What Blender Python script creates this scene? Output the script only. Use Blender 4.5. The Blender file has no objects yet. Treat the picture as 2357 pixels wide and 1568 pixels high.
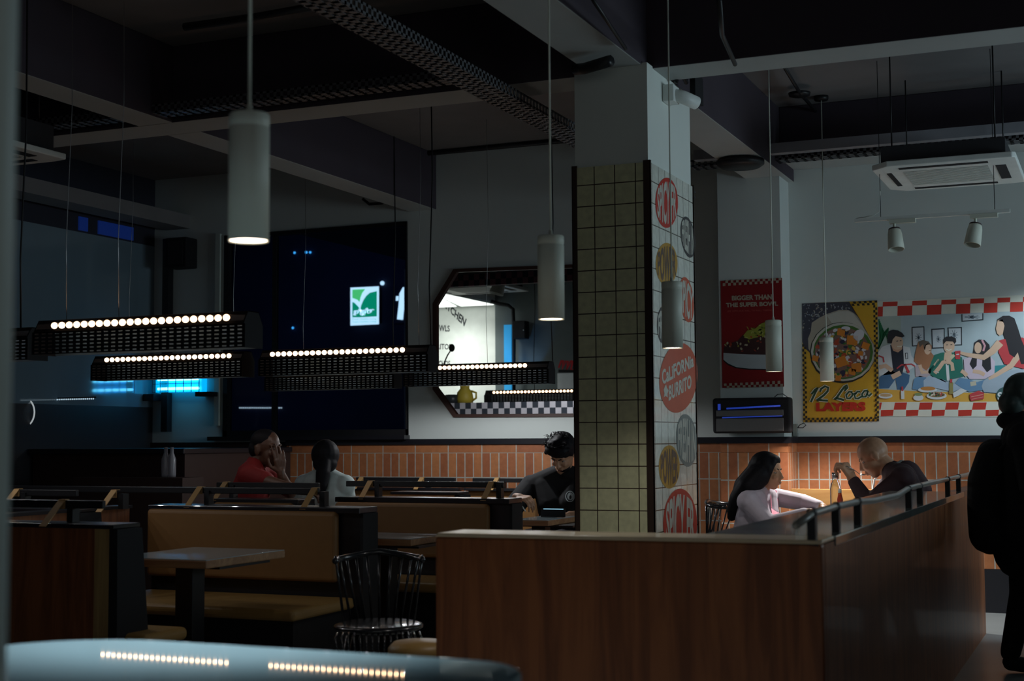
import bpy, bmesh, math, random
from math import radians, sin, cos, pi, sqrt
from mathutils import Vector, Matrix, Quaternion
random.seed(7)
SC = bpy.context.scene
COL = SC.collection
V = Vector

# ------------------------------------------------------------------ camera
FPX = 2357 * 50 / 36
CAM = V((0, 0, 1.21))
cd = bpy.data.cameras.new('camera'); cd.lens = 50; cd.sensor_width = 36
cam = bpy.data.objects.new('camera', cd); COL.objects.link(cam)
CR = Matrix.Rotation(radians(23.2), 3, 'Z') @ Matrix.Rotation(radians(94.0), 3, 'X') @ Matrix.Rotation(radians(-.34), 3, 'Z')
cam.matrix_world = Matrix.Translation(CAM) @ CR.to_4x4()
cd.dof.use_dof = True; cd.dof.focus_distance = 9.0; cd.dof.aperture_fstop = 3.5
cd.clip_end = 200
SC.camera = cam
# ------------------------------------------------------------------ world, exposure
w = bpy.data.worlds.new('night'); SC.world = w; w.use_nodes = True
bg = w.node_tree.nodes['Background']; bg.inputs[0].default_value = (.10, .16, .34, 1); bg.inputs[1].default_value = .028
SC.view_settings.view_transform = 'Standard'; SC.view_settings.look = 'None'
SC.view_settings.exposure = 0; SC.view_settings.gamma = 1
SC.view_settings.use_curve_mapping = False

def area(name, loc, to, sx, sy, power, color, spread=180):
    l = bpy.data.lights.new(name, 'AREA'); l.shape = 'RECTANGLE'; l.size = sx; l.size_y = sy
    l.energy = power; l.color = color; l.spread = radians(spread)
    o = bpy.data.objects.new(name, l); COL.objects.link(o); o.location = loc
    o.rotation_euler = (V(to) - V(loc)).to_track_quat('-Z', 'Y').to_euler()
    return o
def spot(name, loc, to, power, color, ang, blend=.5, r=.05):
    l = bpy.data.lights.new(name, 'SPOT'); l.energy = power; l.color = color
    l.spot_size = radians(ang); l.spot_blend = blend; l.shadow_soft_size = r
    o = bpy.data.objects.new(name, l); COL.objects.link(o); o.location = loc
    o.rotation_euler = (V(to) - V(loc)).to_track_quat('-Z', 'Y').to_euler()
    return o
# added area light for an unseen source out of frame to the right
area('right_fill', (3.6, 8.2, 1.70), (-3, 8.6, 1.9), 3.0, 1.1, 72, (.68, .89, 1))
# added dim fill from behind the camera, no lamp known there
area('camera_fill', (1.0, -2.5, 2.1), (-3.5, 7, 1.2), 3.5, 1.6, 13, (.90, .95, .92))
spot('wall_spot', (.25, 9.35, 2.55), (-.35, 10.4, .9), 95, (.82, .93, 1), 84, .35, .05)

# ------------------------------------------------------------------ helpers
def ray(px, py):
    return CR @ V(((px - 1178.5) / FPX, -(py - 784) / FPX, -1))
def at(px, py, X=None, Y=None, Z=None, d=None):
    v = ray(px, py)
    t = d if d is not None else (X / v.x if X is not None else (Y / v.y if Y is not None else (Z - CAM.z) / v.z))
    return CAM + v * t

MATS = {}
def mat(name, col, rough=.6, metal=0, emit=None, es=1, spec=.5, coat=0, trans=0, ior=1.45, noise=None, alpha=1):
    if name in MATS: return MATS[name]
    m = bpy.data.materials.new(name); m.use_nodes = True
    b = m.node_tree.nodes['Principled BSDF']
    b.inputs['Base Color'].default_value = (*col, 1); b.inputs['Roughness'].default_value = rough
    b.inputs['Metallic'].default_value = metal; b.inputs['Specular IOR Level'].default_value = spec
    b.inputs['Coat Weight'].default_value = coat; b.inputs['Coat Roughness'].default_value = .05
    b.inputs['Transmission Weight'].default_value = trans; b.inputs['IOR'].default_value = ior
    b.inputs['Alpha'].default_value = alpha
    if emit:
        b.inputs['Emission Color'].default_value = (*emit, 1); b.inputs['Emission Strength'].default_value = es
    nt = m.node_tree
    if noise is None: noise = (8, .12)
    if noise and not emit and not trans:
        tc = nt.nodes.new('ShaderNodeTexCoord'); n = nt.nodes.new('ShaderNodeTexNoise'); n.inputs['Scale'].default_value = noise[0]
        n.inputs['Detail'].default_value = 5
        mr = nt.nodes.new('ShaderNodeMapRange'); mr.inputs[3].default_value = 1 - noise[1]; mr.inputs[4].default_value = 1 + noise[1]
        mx = nt.nodes.new('ShaderNodeMix'); mx.data_type = 'RGBA'; mx.blend_type = 'MULTIPLY'; mx.inputs[0].default_value = 1
        mx.inputs[6].default_value = (*col, 1)
        nt.links.new(tc.outputs['Object'], n.inputs['Vector']); nt.links.new(n.outputs[0], mr.inputs[0])
        nt.links.new(mr.outputs[0], mx.inputs[7]); nt.links.new(mx.outputs[2], b.inputs['Base Color'])
    MATS[name] = m
    return m
def wood(name, c1, c2, rough=.4, axis='Z', scale=14, coat=.2):
    m = mat(name, c1, rough, noise=False, coat=coat); nt = m.node_tree; b = nt.nodes['Principled BSDF']
    tc = nt.nodes.new('ShaderNodeTexCoord'); mp = nt.nodes.new('ShaderNodeMapping')
    s = [scale] * 3; s['XYZ'.index(axis)] = scale * .09; mp.inputs['Scale'].default_value = s
    n = nt.nodes.new('ShaderNodeTexNoise'); n.inputs['Scale'].default_value = 1; n.inputs['Detail'].default_value = 8; n.inputs['Distortion'].default_value = 1.6
    r = nt.nodes.new('ShaderNodeValToRGB'); r.color_ramp.elements[0].position = .36; r.color_ramp.elements[1].position = .62
    r.color_ramp.elements[0].color = (*c2, 1); r.color_ramp.elements[1].color = (*c1, 1)
    nt.links.new(tc.outputs['Object'], mp.inputs[0]); nt.links.new(mp.outputs[0], n.inputs[0])
    nt.links.new(n.outputs[0], r.inputs[0]); nt.links.new(r.outputs[0], b.inputs['Base Color'])
    return m
def brick(name, c1, c2, mortar, bw, rh, ms=.006, rough=.6, off=(0, 0), bump=.3, coat=0):
    m = mat(name, c1, rough, noise=False, coat=coat); nt = m.node_tree; b = nt.nodes['Principled BSDF']
    tc = nt.nodes.new('ShaderNodeTexCoord'); sp = nt.nodes.new('ShaderNodeSeparateXYZ'); ad = nt.nodes.new('ShaderNodeMath')
    cb = nt.nodes.new('ShaderNodeCombineXYZ'); a2 = nt.nodes.new('ShaderNodeVectorMath'); a2.inputs[1].default_value = (off[0], off[1], 0)
    br = nt.nodes.new('ShaderNodeTexBrick'); br.offset = 0; br.squash = 1
    br.inputs['Color1'].default_value = (*c1, 1); br.inputs['Color2'].default_value = (*c2, 1); br.inputs['Mortar'].default_value = (*mortar, 1)
    br.inputs['Scale'].default_value = 1; br.inputs['Mortar Size'].default_value = ms; br.inputs['Mortar Smooth'].default_value = .1
    br.inputs['Brick Width'].default_value = bw; br.inputs['Row Height'].default_value = rh; br.inputs['Bias'].default_value = 0
    L = nt.links.new
    L(tc.outputs['Object'], sp.inputs[0]); L(sp.outputs[0], ad.inputs[0]); L(sp.outputs[1], ad.inputs[1])
    L(ad.outputs[0], cb.inputs[0]); L(sp.outputs[2], cb.inputs[1]); L(cb.outputs[0], a2.inputs[0]); L(a2.outputs[0], br.inputs['Vector'])
    n = nt.nodes.new('ShaderNodeTexNoise'); n.inputs['Scale'].default_value = 30; n.inputs['Detail'].default_value = 6
    mr = nt.nodes.new('ShaderNodeMapRange'); mr.inputs[3].default_value = .75; mr.inputs[4].default_value = 1.25
    mx = nt.nodes.new('ShaderNodeMix'); mx.data_type = 'RGBA'; mx.blend_type = 'MULTIPLY'; mx.inputs[0].default_value = 1
    L(tc.outputs['Object'], n.inputs[0]); L(n.outputs[0], mr.inputs[0]); L(br.outputs[0], mx.inputs[6]); L(mr.outputs[0], mx.inputs[7])
    L(mx.outputs[2], b.inputs['Base Color'])
    bp = nt.nodes.new('ShaderNodeBump'); bp.invert = True; bp.inputs['Strength'].default_value = bump; bp.inputs['Distance'].default_value = .003
    L(br.outputs[1], bp.inputs['Height']); L(bp.outputs[0], b.inputs['Normal'])
    return m

class MB:
    """collects shapes into one mesh"""
    def __init__(s): s.v = []; s.f = []; s.m = []; s.sm = []; s.mats = []
    def mi(s, m):
        if m not in s.mats: s.mats.append(m)
        return s.mats.index(m)
    def add(s, vs, fs, m, smooth=False):
        k = len(s.v); s.v += [V(p) for p in vs]; i = s.mi(m)
        for f in fs: s.f.append([k + q for q in f]); s.m.append(i); s.sm.append(smooth)
        return s
    def box(s, a, b, m, rot=0, c=None):
        x0, y0, z0 = a; x1, y1, z1 = b
        p = [V(q) for q in ((x0, y0, z0), (x1, y0, z0), (x1, y1, z0), (x0, y1, z0), (x0, y0, z1), (x1, y0, z1), (x1, y1, z1), (x0, y1, z1))]
        if rot:
            c = V(c) if c else (V(a) + V(b)) / 2; R = Matrix.Rotation(rot, 3, 'Z'); p = [c + R @ (q - c) for q in p]
        return s.add(p, [(3, 2, 1, 0), (4, 5, 6, 7), (0, 1, 5, 4), (1, 2, 6, 5), (2, 3, 7, 6), (3, 0, 4, 7)], m)
    def hexa(s, p, m):   # eight free corners, bottom ring then top ring
        return s.add(p, [(3, 2, 1, 0), (4, 5, 6, 7), (0, 1, 5, 4), (1, 2, 6, 5), (2, 3, 7, 6), (3, 0, 4, 7)], m)
    def prism(s, pts, d, m):   # closed outline swept along d
        n = len(pts); p = [V(q) for q in pts]; q = [a + V(d) for a in p]
        fs = [list(range(n))[::-1], list(range(n, 2 * n))] + [(i, (i + 1) % n, n + (i + 1) % n, n + i) for i in range(n)]
        return s.add(p + q, fs, m)
    def bar(s, a, b, wdt, hgt, m, up=(0, 0, 1)):   # rectangular bar between two points
        a = V(a); b = V(b); d = (b - a).normalized(); u = V(up)
        if abs(d.dot(u)) > .98: u = V((1, 0, 0))
        x = d.cross(u).normalized() * wdt / 2; y = x.cross(d).normalized() * hgt / 2
        return s.hexa([a - x - y, a + x - y, b + x - y, b - x - y, a - x + y, a + x + y, b + x + y, b - x + y], m)
    def tube(s, path, r, m, n=8, cap=True):
        P = [V(p) for p in path]; rr = r if isinstance(r, (list, tuple)) else [r] * len(P)
        vs = []; fs = []; px = None
        for i, p in enumerate(P):
            d = (P[min(i + 1, len(P) - 1)] - P[max(i - 1, 0)]).normalized()
            if px is None: px = d.orthogonal().normalized()
            px = (px - d * px.dot(d)).normalized(); py = d.cross(px)
            for j in range(n):
                t = 2 * pi * j / n; vs.append(p + (px * cos(t) + py * sin(t)) * rr[i])
        for i in range(len(P) - 1):
            for j in range(n): fs.append((i * n + j, i * n + (j + 1) % n, (i + 1) * n + (j + 1) % n, (i + 1) * n + j))
        if cap: fs.append(list(range(n))[::-1]); fs.append(list(range((len(P) - 1) * n, len(P) * n)))
        return s.add(vs, fs, m, True)
    def lathe(s, c, prof, m, n=24, axis=(0, 0, 1)):   # profile of (radius, height)
        c = V(c); ax = V(axis).normalized(); x = ax.orthogonal().normalized(); y = ax.cross(x); vs = []; fs = []
        for r, h in prof:
            for j in range(n): t = 2 * pi * j / n; vs.append(c + ax * h + (x * cos(t) + y * sin(t)) * max(r, 1e-5))
        for i in range(len(prof) - 1):
            for j in range(n): fs.append((i * n + j, i * n + (j + 1) % n, (i + 1) * n + (j + 1) % n, (i + 1) * n + j))
        return s.add(vs, fs, m, True)
    def ball(s, c, r, m, R=None, nu=16, nv=10):
        c = V(c); r = V(r) if hasattr(r, '__len__') else V((r, r, r)); vs = []; fs = []
        for i in range(nv + 1):
            for j in range(nu):
                a = pi * i / nv; t = 2 * pi * j / nu; p = V((r.x * sin(a) * cos(t), r.y * sin(a) * sin(t), r.z * cos(a)))
                vs.append(c + (R @ p if R else p))
        for i in range(nv):
            for j in range(nu): fs.append((i * nu + j, (i + 1) * nu + j, (i + 1) * nu + (j + 1) % nu, i * nu + (j + 1) % nu))
        return s.add(vs, fs, m, True)
    def cone(s, a, b, ra, rb, m, n=14):   # tapered limb with round ends
        a = V(a); b = V(b); d = (b - a); L = d.length; d.normalize()
        path = []; rad = []
        for k in (0.02, .3, .6, .85): path.append(a - d * ra * (1 - k) ); rad.append(ra * sqrt(max(0, 1 - (1 - k) ** 2)))
        path.append(a); rad.append(ra); path.append(b); rad.append(rb)
        for k in (.85, .6, .3, 0.02): path.append(b + d * rb * (1 - k)); rad.append(rb * sqrt(max(0, 1 - (1 - k) ** 2)))
        return s.tube(path, rad, m, n)
    def chain(s, pts, m):   # (point, radius) ...
        for (a, ra), (b, rb) in zip(pts, pts[1:]): s.cone(a, b, ra, rb, m)
        return s
    def build(s, name, parent=None, bevel=0, seg=2):
        me = bpy.data.meshes.new(name)
        off = parent.matrix_world.inverted() if parent else Matrix.Identity(4)
        me.from_pydata([off @ p for p in s.v], [], s.f)
        for m in s.mats: me.materials.append(m)
        me.polygons.foreach_set('material_index', s.m); me.polygons.foreach_set('use_smooth', s.sm); me.update()
        o = bpy.data.objects.new(name, me); COL.objects.link(o)
        if parent: o.parent = parent; o.matrix_world = parent.matrix_world
        if bevel:
            md = o.modifiers.new('bevel', 'BEVEL'); md.width = bevel; md.segments = seg; md.limit_method = 'ANGLE'
        return o
def thing(name, label, cat, loc, group=None, rz=0):
    o = bpy.data.objects.new(name, None); COL.objects.link(o); o.location = loc; o.rotation_euler = (0, 0, rz)
    o.empty_display_size = .05
    o.matrix_world = Matrix.Translation(V(loc)) @ Matrix.Rotation(rz, 4, 'Z')
    return tag(o, label, cat, group)
def tag(o, label, cat, group=None):
    o['label'] = label; o['category'] = cat
    if group: o['group'] = group
    return o
def struct(o): o['kind'] = 'structure'; return o
def copy_thing(root, delta, label, group=None):
    def rec(o, par):
        c = o.copy(); COL.objects.link(c)
        if par: c.parent = par
        for ch in [x for x in bpy.data.objects if x.parent == o]: rec(ch, c)
        return c
    r = rec(root, None); r.location = root.location + V(delta); r['label'] = label
    if group: r['group'] = group
    return r
def remesh(o, vox, smooth=4, keep_mat=None, fac=.6):
    md = o.modifiers.new('r', 'REMESH'); md.mode = 'VOXEL'; md.voxel_size = vox; md.use_smooth_shade = True
    if smooth: s = o.modifiers.new('s', 'SMOOTH'); s.factor = fac; s.iterations = smooth
    dg = bpy.context.evaluated_depsgraph_get(); dg.update()
    me = bpy.data.meshes.new_from_object(o.evaluated_get(dg)); o.modifiers.clear()
    old = o.data; o.data = me; me.materials.clear()
    for m in old.materials: me.materials.append(m); break
    bpy.data.meshes.remove(old)
    return o

# text as outlines --------------------------------------------------
def text_mesh(body, bold=.02, res=3):
    c = bpy.data.curves.new('t', 'FONT'); c.body = body; c.offset = bold; c.resolution_u = res; c.fill_mode = 'FRONT'
    o = bpy.data.objects.new('t', c); COL.objects.link(o)
    dg = bpy.context.evaluated_depsgraph_get(); dg.update()
    me = bpy.data.meshes.new_from_object(o.evaluated_get(dg))
    vs = [v.co.copy() for v in me.vertices]; fs = [tuple(p.vertices) for p in me.polygons]
    bpy.data.objects.remove(o); bpy.data.curves.remove(c); bpy.data.meshes.remove(me)
    if not vs: return [], []
    x0 = min(v.x for v in vs); x1 = max(v.x for v in vs); y0 = min(v.y for v in vs); y1 = max(v.y for v in vs)
    return [((v.x - x0) / (x1 - x0), (v.y - y0) / (y1 - y0)) for v in vs], fs

class Print:
    """flat printed artwork; points are given on the photograph and land on the real plane of the print"""
    def __init__(s, plane, org=(0, 0), k=1., out=(0, -1, 0), step=.0003):
        s.pl = plane; s.o = org; s.k = k; s.out = V(out); s.n = 0; s.mb = MB(); s.step = step
    def P(s, p): return at(s.o[0] + p[0] / s.k, s.o[1] + p[1] / s.k, **s.pl) + s.out * (.0015 + s.n * s.step)
    def up(s): s.n += 1
    def poly(s, pts, m): s.mb.add([s.P(p) for p in pts], [list(range(len(pts)))], m); return s
    def ell(s, c, a, b, m, rot=0, n=20):
        s.poly([(c[0] + a * cos(t) * cos(rot) - b * sin(t) * sin(rot), c[1] + a * cos(t) * sin(rot) + b * sin(t) * cos(rot)) for t in [2 * pi * i / n for i in range(n)]], m); return s
    def stroke(s, pts, w, m):
        ws = w if isinstance(w, (list, tuple)) else [w] * len(pts)
        L = []; R = []
        for i, p in enumerate(pts):
            a = V(pts[max(i - 1, 0)]); b = V(pts[min(i + 1, len(pts) - 1)]); d = (b - a)
            if d.length < 1e-6: d = V((1, 0))
            d.normalize(); nn = V((-d.y, d.x)) * ws[i] / 2; L.append(V(p) + nn); R.append(V(p) - nn)
        vs = [s.P(p) for p in L] + [s.P(p) for p in R]; n = len(pts)
        s.mb.add(vs, [(i, i + 1, n + i + 1, n + i) for i in range(n - 1)], m); return s
    def quad(s, q, u, v):
        a, b, c, d = [V(p) for p in q]   # tl, tr, br, bl
        return (a * (1 - u) + b * u) * v + (d * (1 - u) + c * u) * (1 - v)
    def text(s, body, q, m, bold=.02, warp=None):
        uv, fs = text_mesh(body, bold)
        pts = [(warp(u, v) if warp else s.quad(q, u, v)) for u, v in uv]
        if uv: s.mb.add([s.P(p) for p in pts], fs, m)
        return s
    def checker(s, q, nx, ny, m1, ph=0):
        for i in range(nx):
            for j in range(ny):
                if (i + j + ph) % 2 == 0:
                    s.poly([s.quad(q, i / nx, 1 - j / ny), s.quad(q, (i + 1) / nx, 1 - j / ny), s.quad(q, (i + 1) / nx, 1 - (j + 1) / ny), s.quad(q, i / nx, 1 - (j + 1) / ny)], m1)
        return s
    def build(s, name, parent=None): return s.mb.build(name, parent)

# ------------------------------------------------------------------ materials
paint = mat('wall paint', (.56, .60, .58), .75, noise=(3, .05))
ceilp = mat('ceiling paint', (.20, .185, .185), .85, noise=(4, .12))
soffit_lit = mat('beam soffit lit', (.42, .44, .43), .8, noise=(4, .08)); beam_shade = mat('beam side shaded', (.055, .042, .055), .85, noise=(4, .12))  # soffit light and side shade are put into these beam colours
colp = mat('column paint', (.80, .85, .80), .7, noise=(4, .05))
black = mat('black laminate', (.012, .012, .016), .3, coat=.3)
blackm = mat('black metal', (.010, .010, .012), .42)
matte = mat('matt black', (.008, .008, .010), .8)
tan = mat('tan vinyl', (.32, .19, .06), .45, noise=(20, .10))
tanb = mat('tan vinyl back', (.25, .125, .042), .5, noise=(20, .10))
strapm = mat('tan leather', (.42, .25, .10), .6)
woodp = wood('red brown wood', (.31, .105, .034), (.17, .052, .017), .45, coat=.08)
woodo = wood('orange wood', (.55, .27, .09), (.42, .18, .05), .4)
woody = wood('pale oak edge', (.45, .30, .12), (.33, .20, .08), .45)
tabtop = mat('grey laminate', (.34, .40, .42), .16, coat=.4, noise=(5, .04))
tabedge = wood('table edge', (.42, .24, .12), (.28, .14, .07), .5, 'X')
steel = mat('brushed steel', (.5, .5, .5), .3, metal=1)
traym = mat('galvanised tray', (.14, .14, .15), .5, metal=.3)
wht = mat('white plastic', (.80, .84, .81), .45)
pend = mat('pendant enamel', (.70, .73, .63), .5, noise=(6, .03))
glow = mat('lamp disc', (1, 1, 1), .5, emit=(1, .80, .62), es=9)
ledm = mat('led bulb', (1, 1, 1), .5, emit=(1, .60, .34), es=4.5)
uv1 = mat('blue tube', (1, 1, 1), .5, emit=(.10, .62, 1.0), es=7)
uv2 = mat('blue backplate', (.02, .3, .7), .5, emit=(.0, .45, .95), es=1.0)
uvd = mat('dark blue tube', (.1, .1, .5), .5, emit=(.01, .05, .42), es=.5)
skin1 = mat('skin light brown', (.52, .29, .17), .5, noise=(30, .05))
skin2 = mat('skin brown', (.46, .25, .15), .45, noise=(30, .05))
skin3 = mat('skin dark brown', (.11, .052, .032), .42, noise=(30, .05))
hairm = mat('black hair', (.010, .009, .011), .6, noise=(60, .4), spec=.15)
eyem = mat('eye', (.05, .04, .04), .2)

H = 3.575   # slab height
BM = 3.11   # beam soffit height
WY = 10.45  # back wall
LX = at(352, 900, Y=WY).x  # left wall

# ------------------------------------------------------------------ shell
struct(MB().box((-8.6, -1, -.1), (4.5, 10.45, 0), mat('floor tiles', (.30, .32, .32), .25, noise=(2, .15))).build('floor'))
struct(MB().box((-8.6, -1, H), (4.5, 18.2, H + .15), ceilp).build('ceiling'))
# back wall with window and octagonal opening, cut from one outline
def P2(px, py): p = at(px, py, Y=WY); return (p.x, p.z)
win = [P2(518, 543), P2(938, 510), P2(940.5, 1002), P2(518, 1002)]
octo = [P2(1006, 702), P2(1052, 626), P2(1400, 613), P2(1446, 690), P2(1446, 890), P2(1400, 953), P2(1052, 955), P2(1006, 893)]
def holed_wall(name, x0, x1, z0, z1, y, holes, m, th=.02):
    bm = bmesh.new(); es = []
    for loop in [[(x0, z0), (x1, z0), (x1, z1), (x0, z1)]] + holes:
        vs = [bm.verts.new((a, y, b)) for a, b in loop]
        es += [bm.edges.new((vs[i], vs[(i + 1) % len(vs)])) for i in range(len(vs))]
    r = bmesh.ops.triangle_fill(bm, use_beauty=True, edges=es)
    fs = [f for f in bm.faces]
    ex = bmesh.ops.extrude_face_region(bm, geom=fs)
    bmesh.ops.translate(bm, vec=(0, th, 0), verts=[g for g in ex['geom'] if isinstance(g, bmesh.types.BMVert)])
    bmesh.ops.recalc_face_normals(bm, faces=bm.faces)
    me = bpy.data.meshes.new(name); bm.to_mesh(me); bm.free(); me.materials.append(m)
    o = bpy.data.objects.new(name, me); COL.objects.link(o); return o
DZ = 1.235   # top of dado
wb = struct(holed_wall('wall_back', -8.4, 4.5, 1.21, H, WY, [win, octo], paint))
# dado of glazed bricks, one long row on top and upright bricks below, black rail
bk_v = brick('upright bricks', (.42, .165, .065), (.30, .10, .045), (.40, .40, .36), .0748, .31, .0045, .42, (0, .02), coat=.15)
bk_h = brick('long bricks', (.42, .165, .065), (.31, .105, .045), (.40, .40, .36), .2992, .2, .0045, .42, (0, 0), coat=.15)
def dado(x0, x1, y, par, side=None):
    MB().box((x0, y - .03, .30), (x1, y, 1.105), bk_v).build('brick_panel', par)
    MB().box((x0, y - .031, 1.11), (x1, y, 1.175), bk_h).build('brick_row', par)
    MB().box((x0, y - .03, 1.105), (x1, y, 1.11), mat('grout', (.34, .33, .28), .8)).build('grout_line', par)
    MB().box((x0, y - .05, 1.175), (x1, y, 1.222), black).build('rail', par, .003)
lw = struct(MB().box((-8.4, WY, 0), (4.5, WY + .16, 1.21), paint).build('wall_lower_back'))
DX0 = at(664, 1060, Y=WY).x
dado(DX0, 4.5, WY, lw)
MB().box((-8.3, WY - .03, 0), (DX0, WY, 1.205), mat('shaded dado stretch', (.022, .012, .011), .6)).build('shaded_dado', lw)  # dark sheet in place of shade, left of the bricks
bsb = struct(MB().box((DX0, WY - .035, 0), (4.5, WY, .298), mat('black skirting', (.012, .012, .016), .5)).build('baseboard_back'))
# pilaster on the back wall
PX0 = at(1660, 1005, Y=10.15).x; PX1 = at(1805, 1005, Y=10.15).x; PY = 10.15
pil = struct(MB().box((PX0, PY, 1.2), (PX1, WY, H), paint).build('wall_pilaster'))
MB().box((PX0, PY, 0), (PX1, WY, 1.2), bk_v).build('brick_panel', pil)
pf = MB().box((PX0 - .0, PY - .031, 1.11), (PX1 + .031, WY - .032, 1.175), bk_h).build('brick_row', pil)
MB().box((PX0, PY - .03, .30), (PX1 + .03, WY - .032, 1.108), bk_v).build('brick_panel', pil)
MB().box((PX0 - .02, PY - .05, 1.175), (PX1 + .05, WY - .032, 1.222), black).build('rail', pil)
# left wall: glossy back-painted glass over a dark counter
lg = mat('glossy blue grey glass', (.19, .26, .31), .08, spec=.9, ior=1.75, noise=(3, .08))
struct(MB().box((LX - .1, -1, 1.52), (LX, WY, 2.97), lg).build('wall_left'))
struct(MB().box((LX - .1, -1, 2.97), (LX - .001, WY, H), mat('dark header', (.03, .03, .045), .6)).build('wall_upper_left'))
struct(MB().box((LX - .1, -1, 0), (LX, WY, 1.52), mat('dark lower wall', (.03, .028, .032), .5)).build('wall_lower_left'))
struct(MB().box((-7.86, -1, BM), (-7.6, WY, BM + .12), ceilp).build('trim_1'))
# blue panes in the header
hb = MB()
for a, b in ((225, 305), (180, 200)):
    p = at(a, 520, X=LX); q = at(b, 530, X=LX); hb.box((LX - .002, p.y, 2.985), (LX + .012, q.y, 3.10), mat('blue pane', (.02, .04, .22), .3, emit=(.005, .02, .13), es=.35))
struct(hb.build('window_2'))
# corner trims
struct(MB().box((at(373, 700, Y=WY - .09).x, WY - .09, 1.3), (at(387, 700, Y=WY - .09).x, WY - .02, 3.02), blackm).build('trim_2'))
struct(MB().box(tuple(at(492, 980, Y=WY - .03)), (at(511, 540, Y=WY).x, WY, at(492, 540, Y=WY).z), mat('pale frame', (.55, .60, .55), .6)).build('trim_3'))
# beams
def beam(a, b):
    m = MB().box(a, b, beam_shade); m.mi(soffit_lit); m.m[0] = 1
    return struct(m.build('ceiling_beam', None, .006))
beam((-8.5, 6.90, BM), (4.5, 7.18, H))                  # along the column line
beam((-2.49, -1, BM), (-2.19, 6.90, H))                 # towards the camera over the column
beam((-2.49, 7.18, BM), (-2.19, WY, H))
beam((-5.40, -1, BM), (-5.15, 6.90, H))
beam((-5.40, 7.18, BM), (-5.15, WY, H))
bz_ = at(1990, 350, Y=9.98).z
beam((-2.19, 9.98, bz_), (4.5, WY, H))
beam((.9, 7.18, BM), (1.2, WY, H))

# window: frame, pane, street beyond
wf = struct(thing('window_1', 'x', 'x', (win[0][0], WY, 1.3)))
for kx in ('label', 'category'): del wf[kx]
x0, x1 = win[0][0], win[1][0]; zt0, zt1 = win[0][1], win[1][1]; zb = win[2][1]
fm = MB()
for (a, b, c, d) in ((x0, x0 + .045, zb, zt0), (x1 - .012, x1, zb, zt1), (x0, x1, zb, zb + .05)): fm.box((a, WY - .015, c), (b, WY + .06, d), blackm)
fm.bar((x0, WY + .02, zt0 - .015), (x1, WY + .02, zt1 - .015), .07, .03, blackm)
mxx = at(628, 700, Y=WY).x; fm.box((mxx - .02, WY + .02, zb), (mxx + .02, WY + .06, max(zt0, zt1) - .04), blackm)
fm.build('window_frame', wf)
gl = mat('window glass', (.9, .95, 1), .02, trans=1, ior=1.1)
MB().box((x0 + .03, WY + .035, zb + .03), (x1 - .02, WY + .045, min(zt0, zt1) - .03), gl).build('window_pane', wf)
# street beyond
nav = mat('night facade', (.010, .016, .040), .8, noise=(.35, .9))
st = MB().box((-34, 33, -3), (-8, 33.3, 14), nav); tag(st.build('building'), 'dark navy building facade across the street, seen through the window', 'building')
area('facade_fill', (-18, 25, 5), (-19.5, 33, 3), 5, 3, 24, (.25, .40, 1), 140)  # added blue area light to lift the facade, no lamp there
YS = 32.84
cy = mat('sign white', (.8, .9, 1), .5, emit=(.52, .80, 1), es=1.05)
gr = mat('sign green', (.0, .3, .15), .5, emit=(.0, .22, .12), es=1.0)
gr2 = mat('sign light green', (.1, .5, .2), .5, emit=(.06, .50, .15), es=1.0)
sk = 9.8
sg = thing('shop_sign', 'lit green and white leaf sign across the street, seen in the dark window', 'sign', tuple(at(840, 748, Y=YS)))
p = at(807, 746, Y=YS); q = at(872, 660, Y=YS)
MB().box((p.x, YS, p.z), (q.x, 33.0, q.z), nav).build('housing', sg)
pr = Print(dict(Y=YS), (780, 620), sk, step=.004)
pr.poly([(262, 415), (905, 385), (905, 1240), (262, 1270)], cy).up()
pr.poly([(305, 460), (600, 445), (530, 540), (492, 640), (470, 745), (420, 690), (305, 650)], gr2)
pr.poly([(305, 735), (360, 760), (430, 830), (485, 900), (480, 1085), (305, 1085)], gr)
pr.poly([(485, 900), (510, 800), (560, 690), (620, 600), (700, 530), (862, 490), (862, 1065), (480, 1085)], gr).up()
pr.text('ಸಫಲ', [(350, 890), (830, 850), (810, 1050), (320, 1075)], cy, .09)
for yy in (1135, 1195): pr.text('Fresh Healthy Living', [(310, yy - 25), (850, yy - 35), (850, yy + 10), (310, yy + 20)], gr, .0)
pr.build('sign_face', sg)
sf = thing('sign_letters', 'white lit sign letters f and a, cut off by the right window edge', 'sign', tuple(at(930, 733, Y=YS)))
pr = Print(dict(Y=YS), (780, 620), sk, step=.004)
pr.stroke([(1380, 1135), (1415, 800), (1430, 560), (1480, 450), (1600, 410), (1700, 420)], [135, 130, 130, 110, 90, 60], cy)
pr.poly([(1290, 607), (1352, 605), (1344, 705), (1285, 712)], cy); pr.poly([(1482, 600), (1660, 592), (1655, 690), (1478, 697)], cy)
lt = pr.build('letter', sf)
pr = Print(dict(Y=YS), (780, 620), sk, step=.004)
pr.stroke([(1900, 760), (1760, 700), (1600, 790), (1570, 930), (1640, 1080), (1800, 1080), (1930, 960), (1950, 700), (1930, 1135)], 105, cy)
pr.build('letter', sf)
p = at(905, 745, Y=YS + .02); q = at(985, 655, Y=YS + .02); MB().box((p.x, YS + .02, p.z), (q.x, 33.0, q.z), nav).build('backboard', sf)
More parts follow.
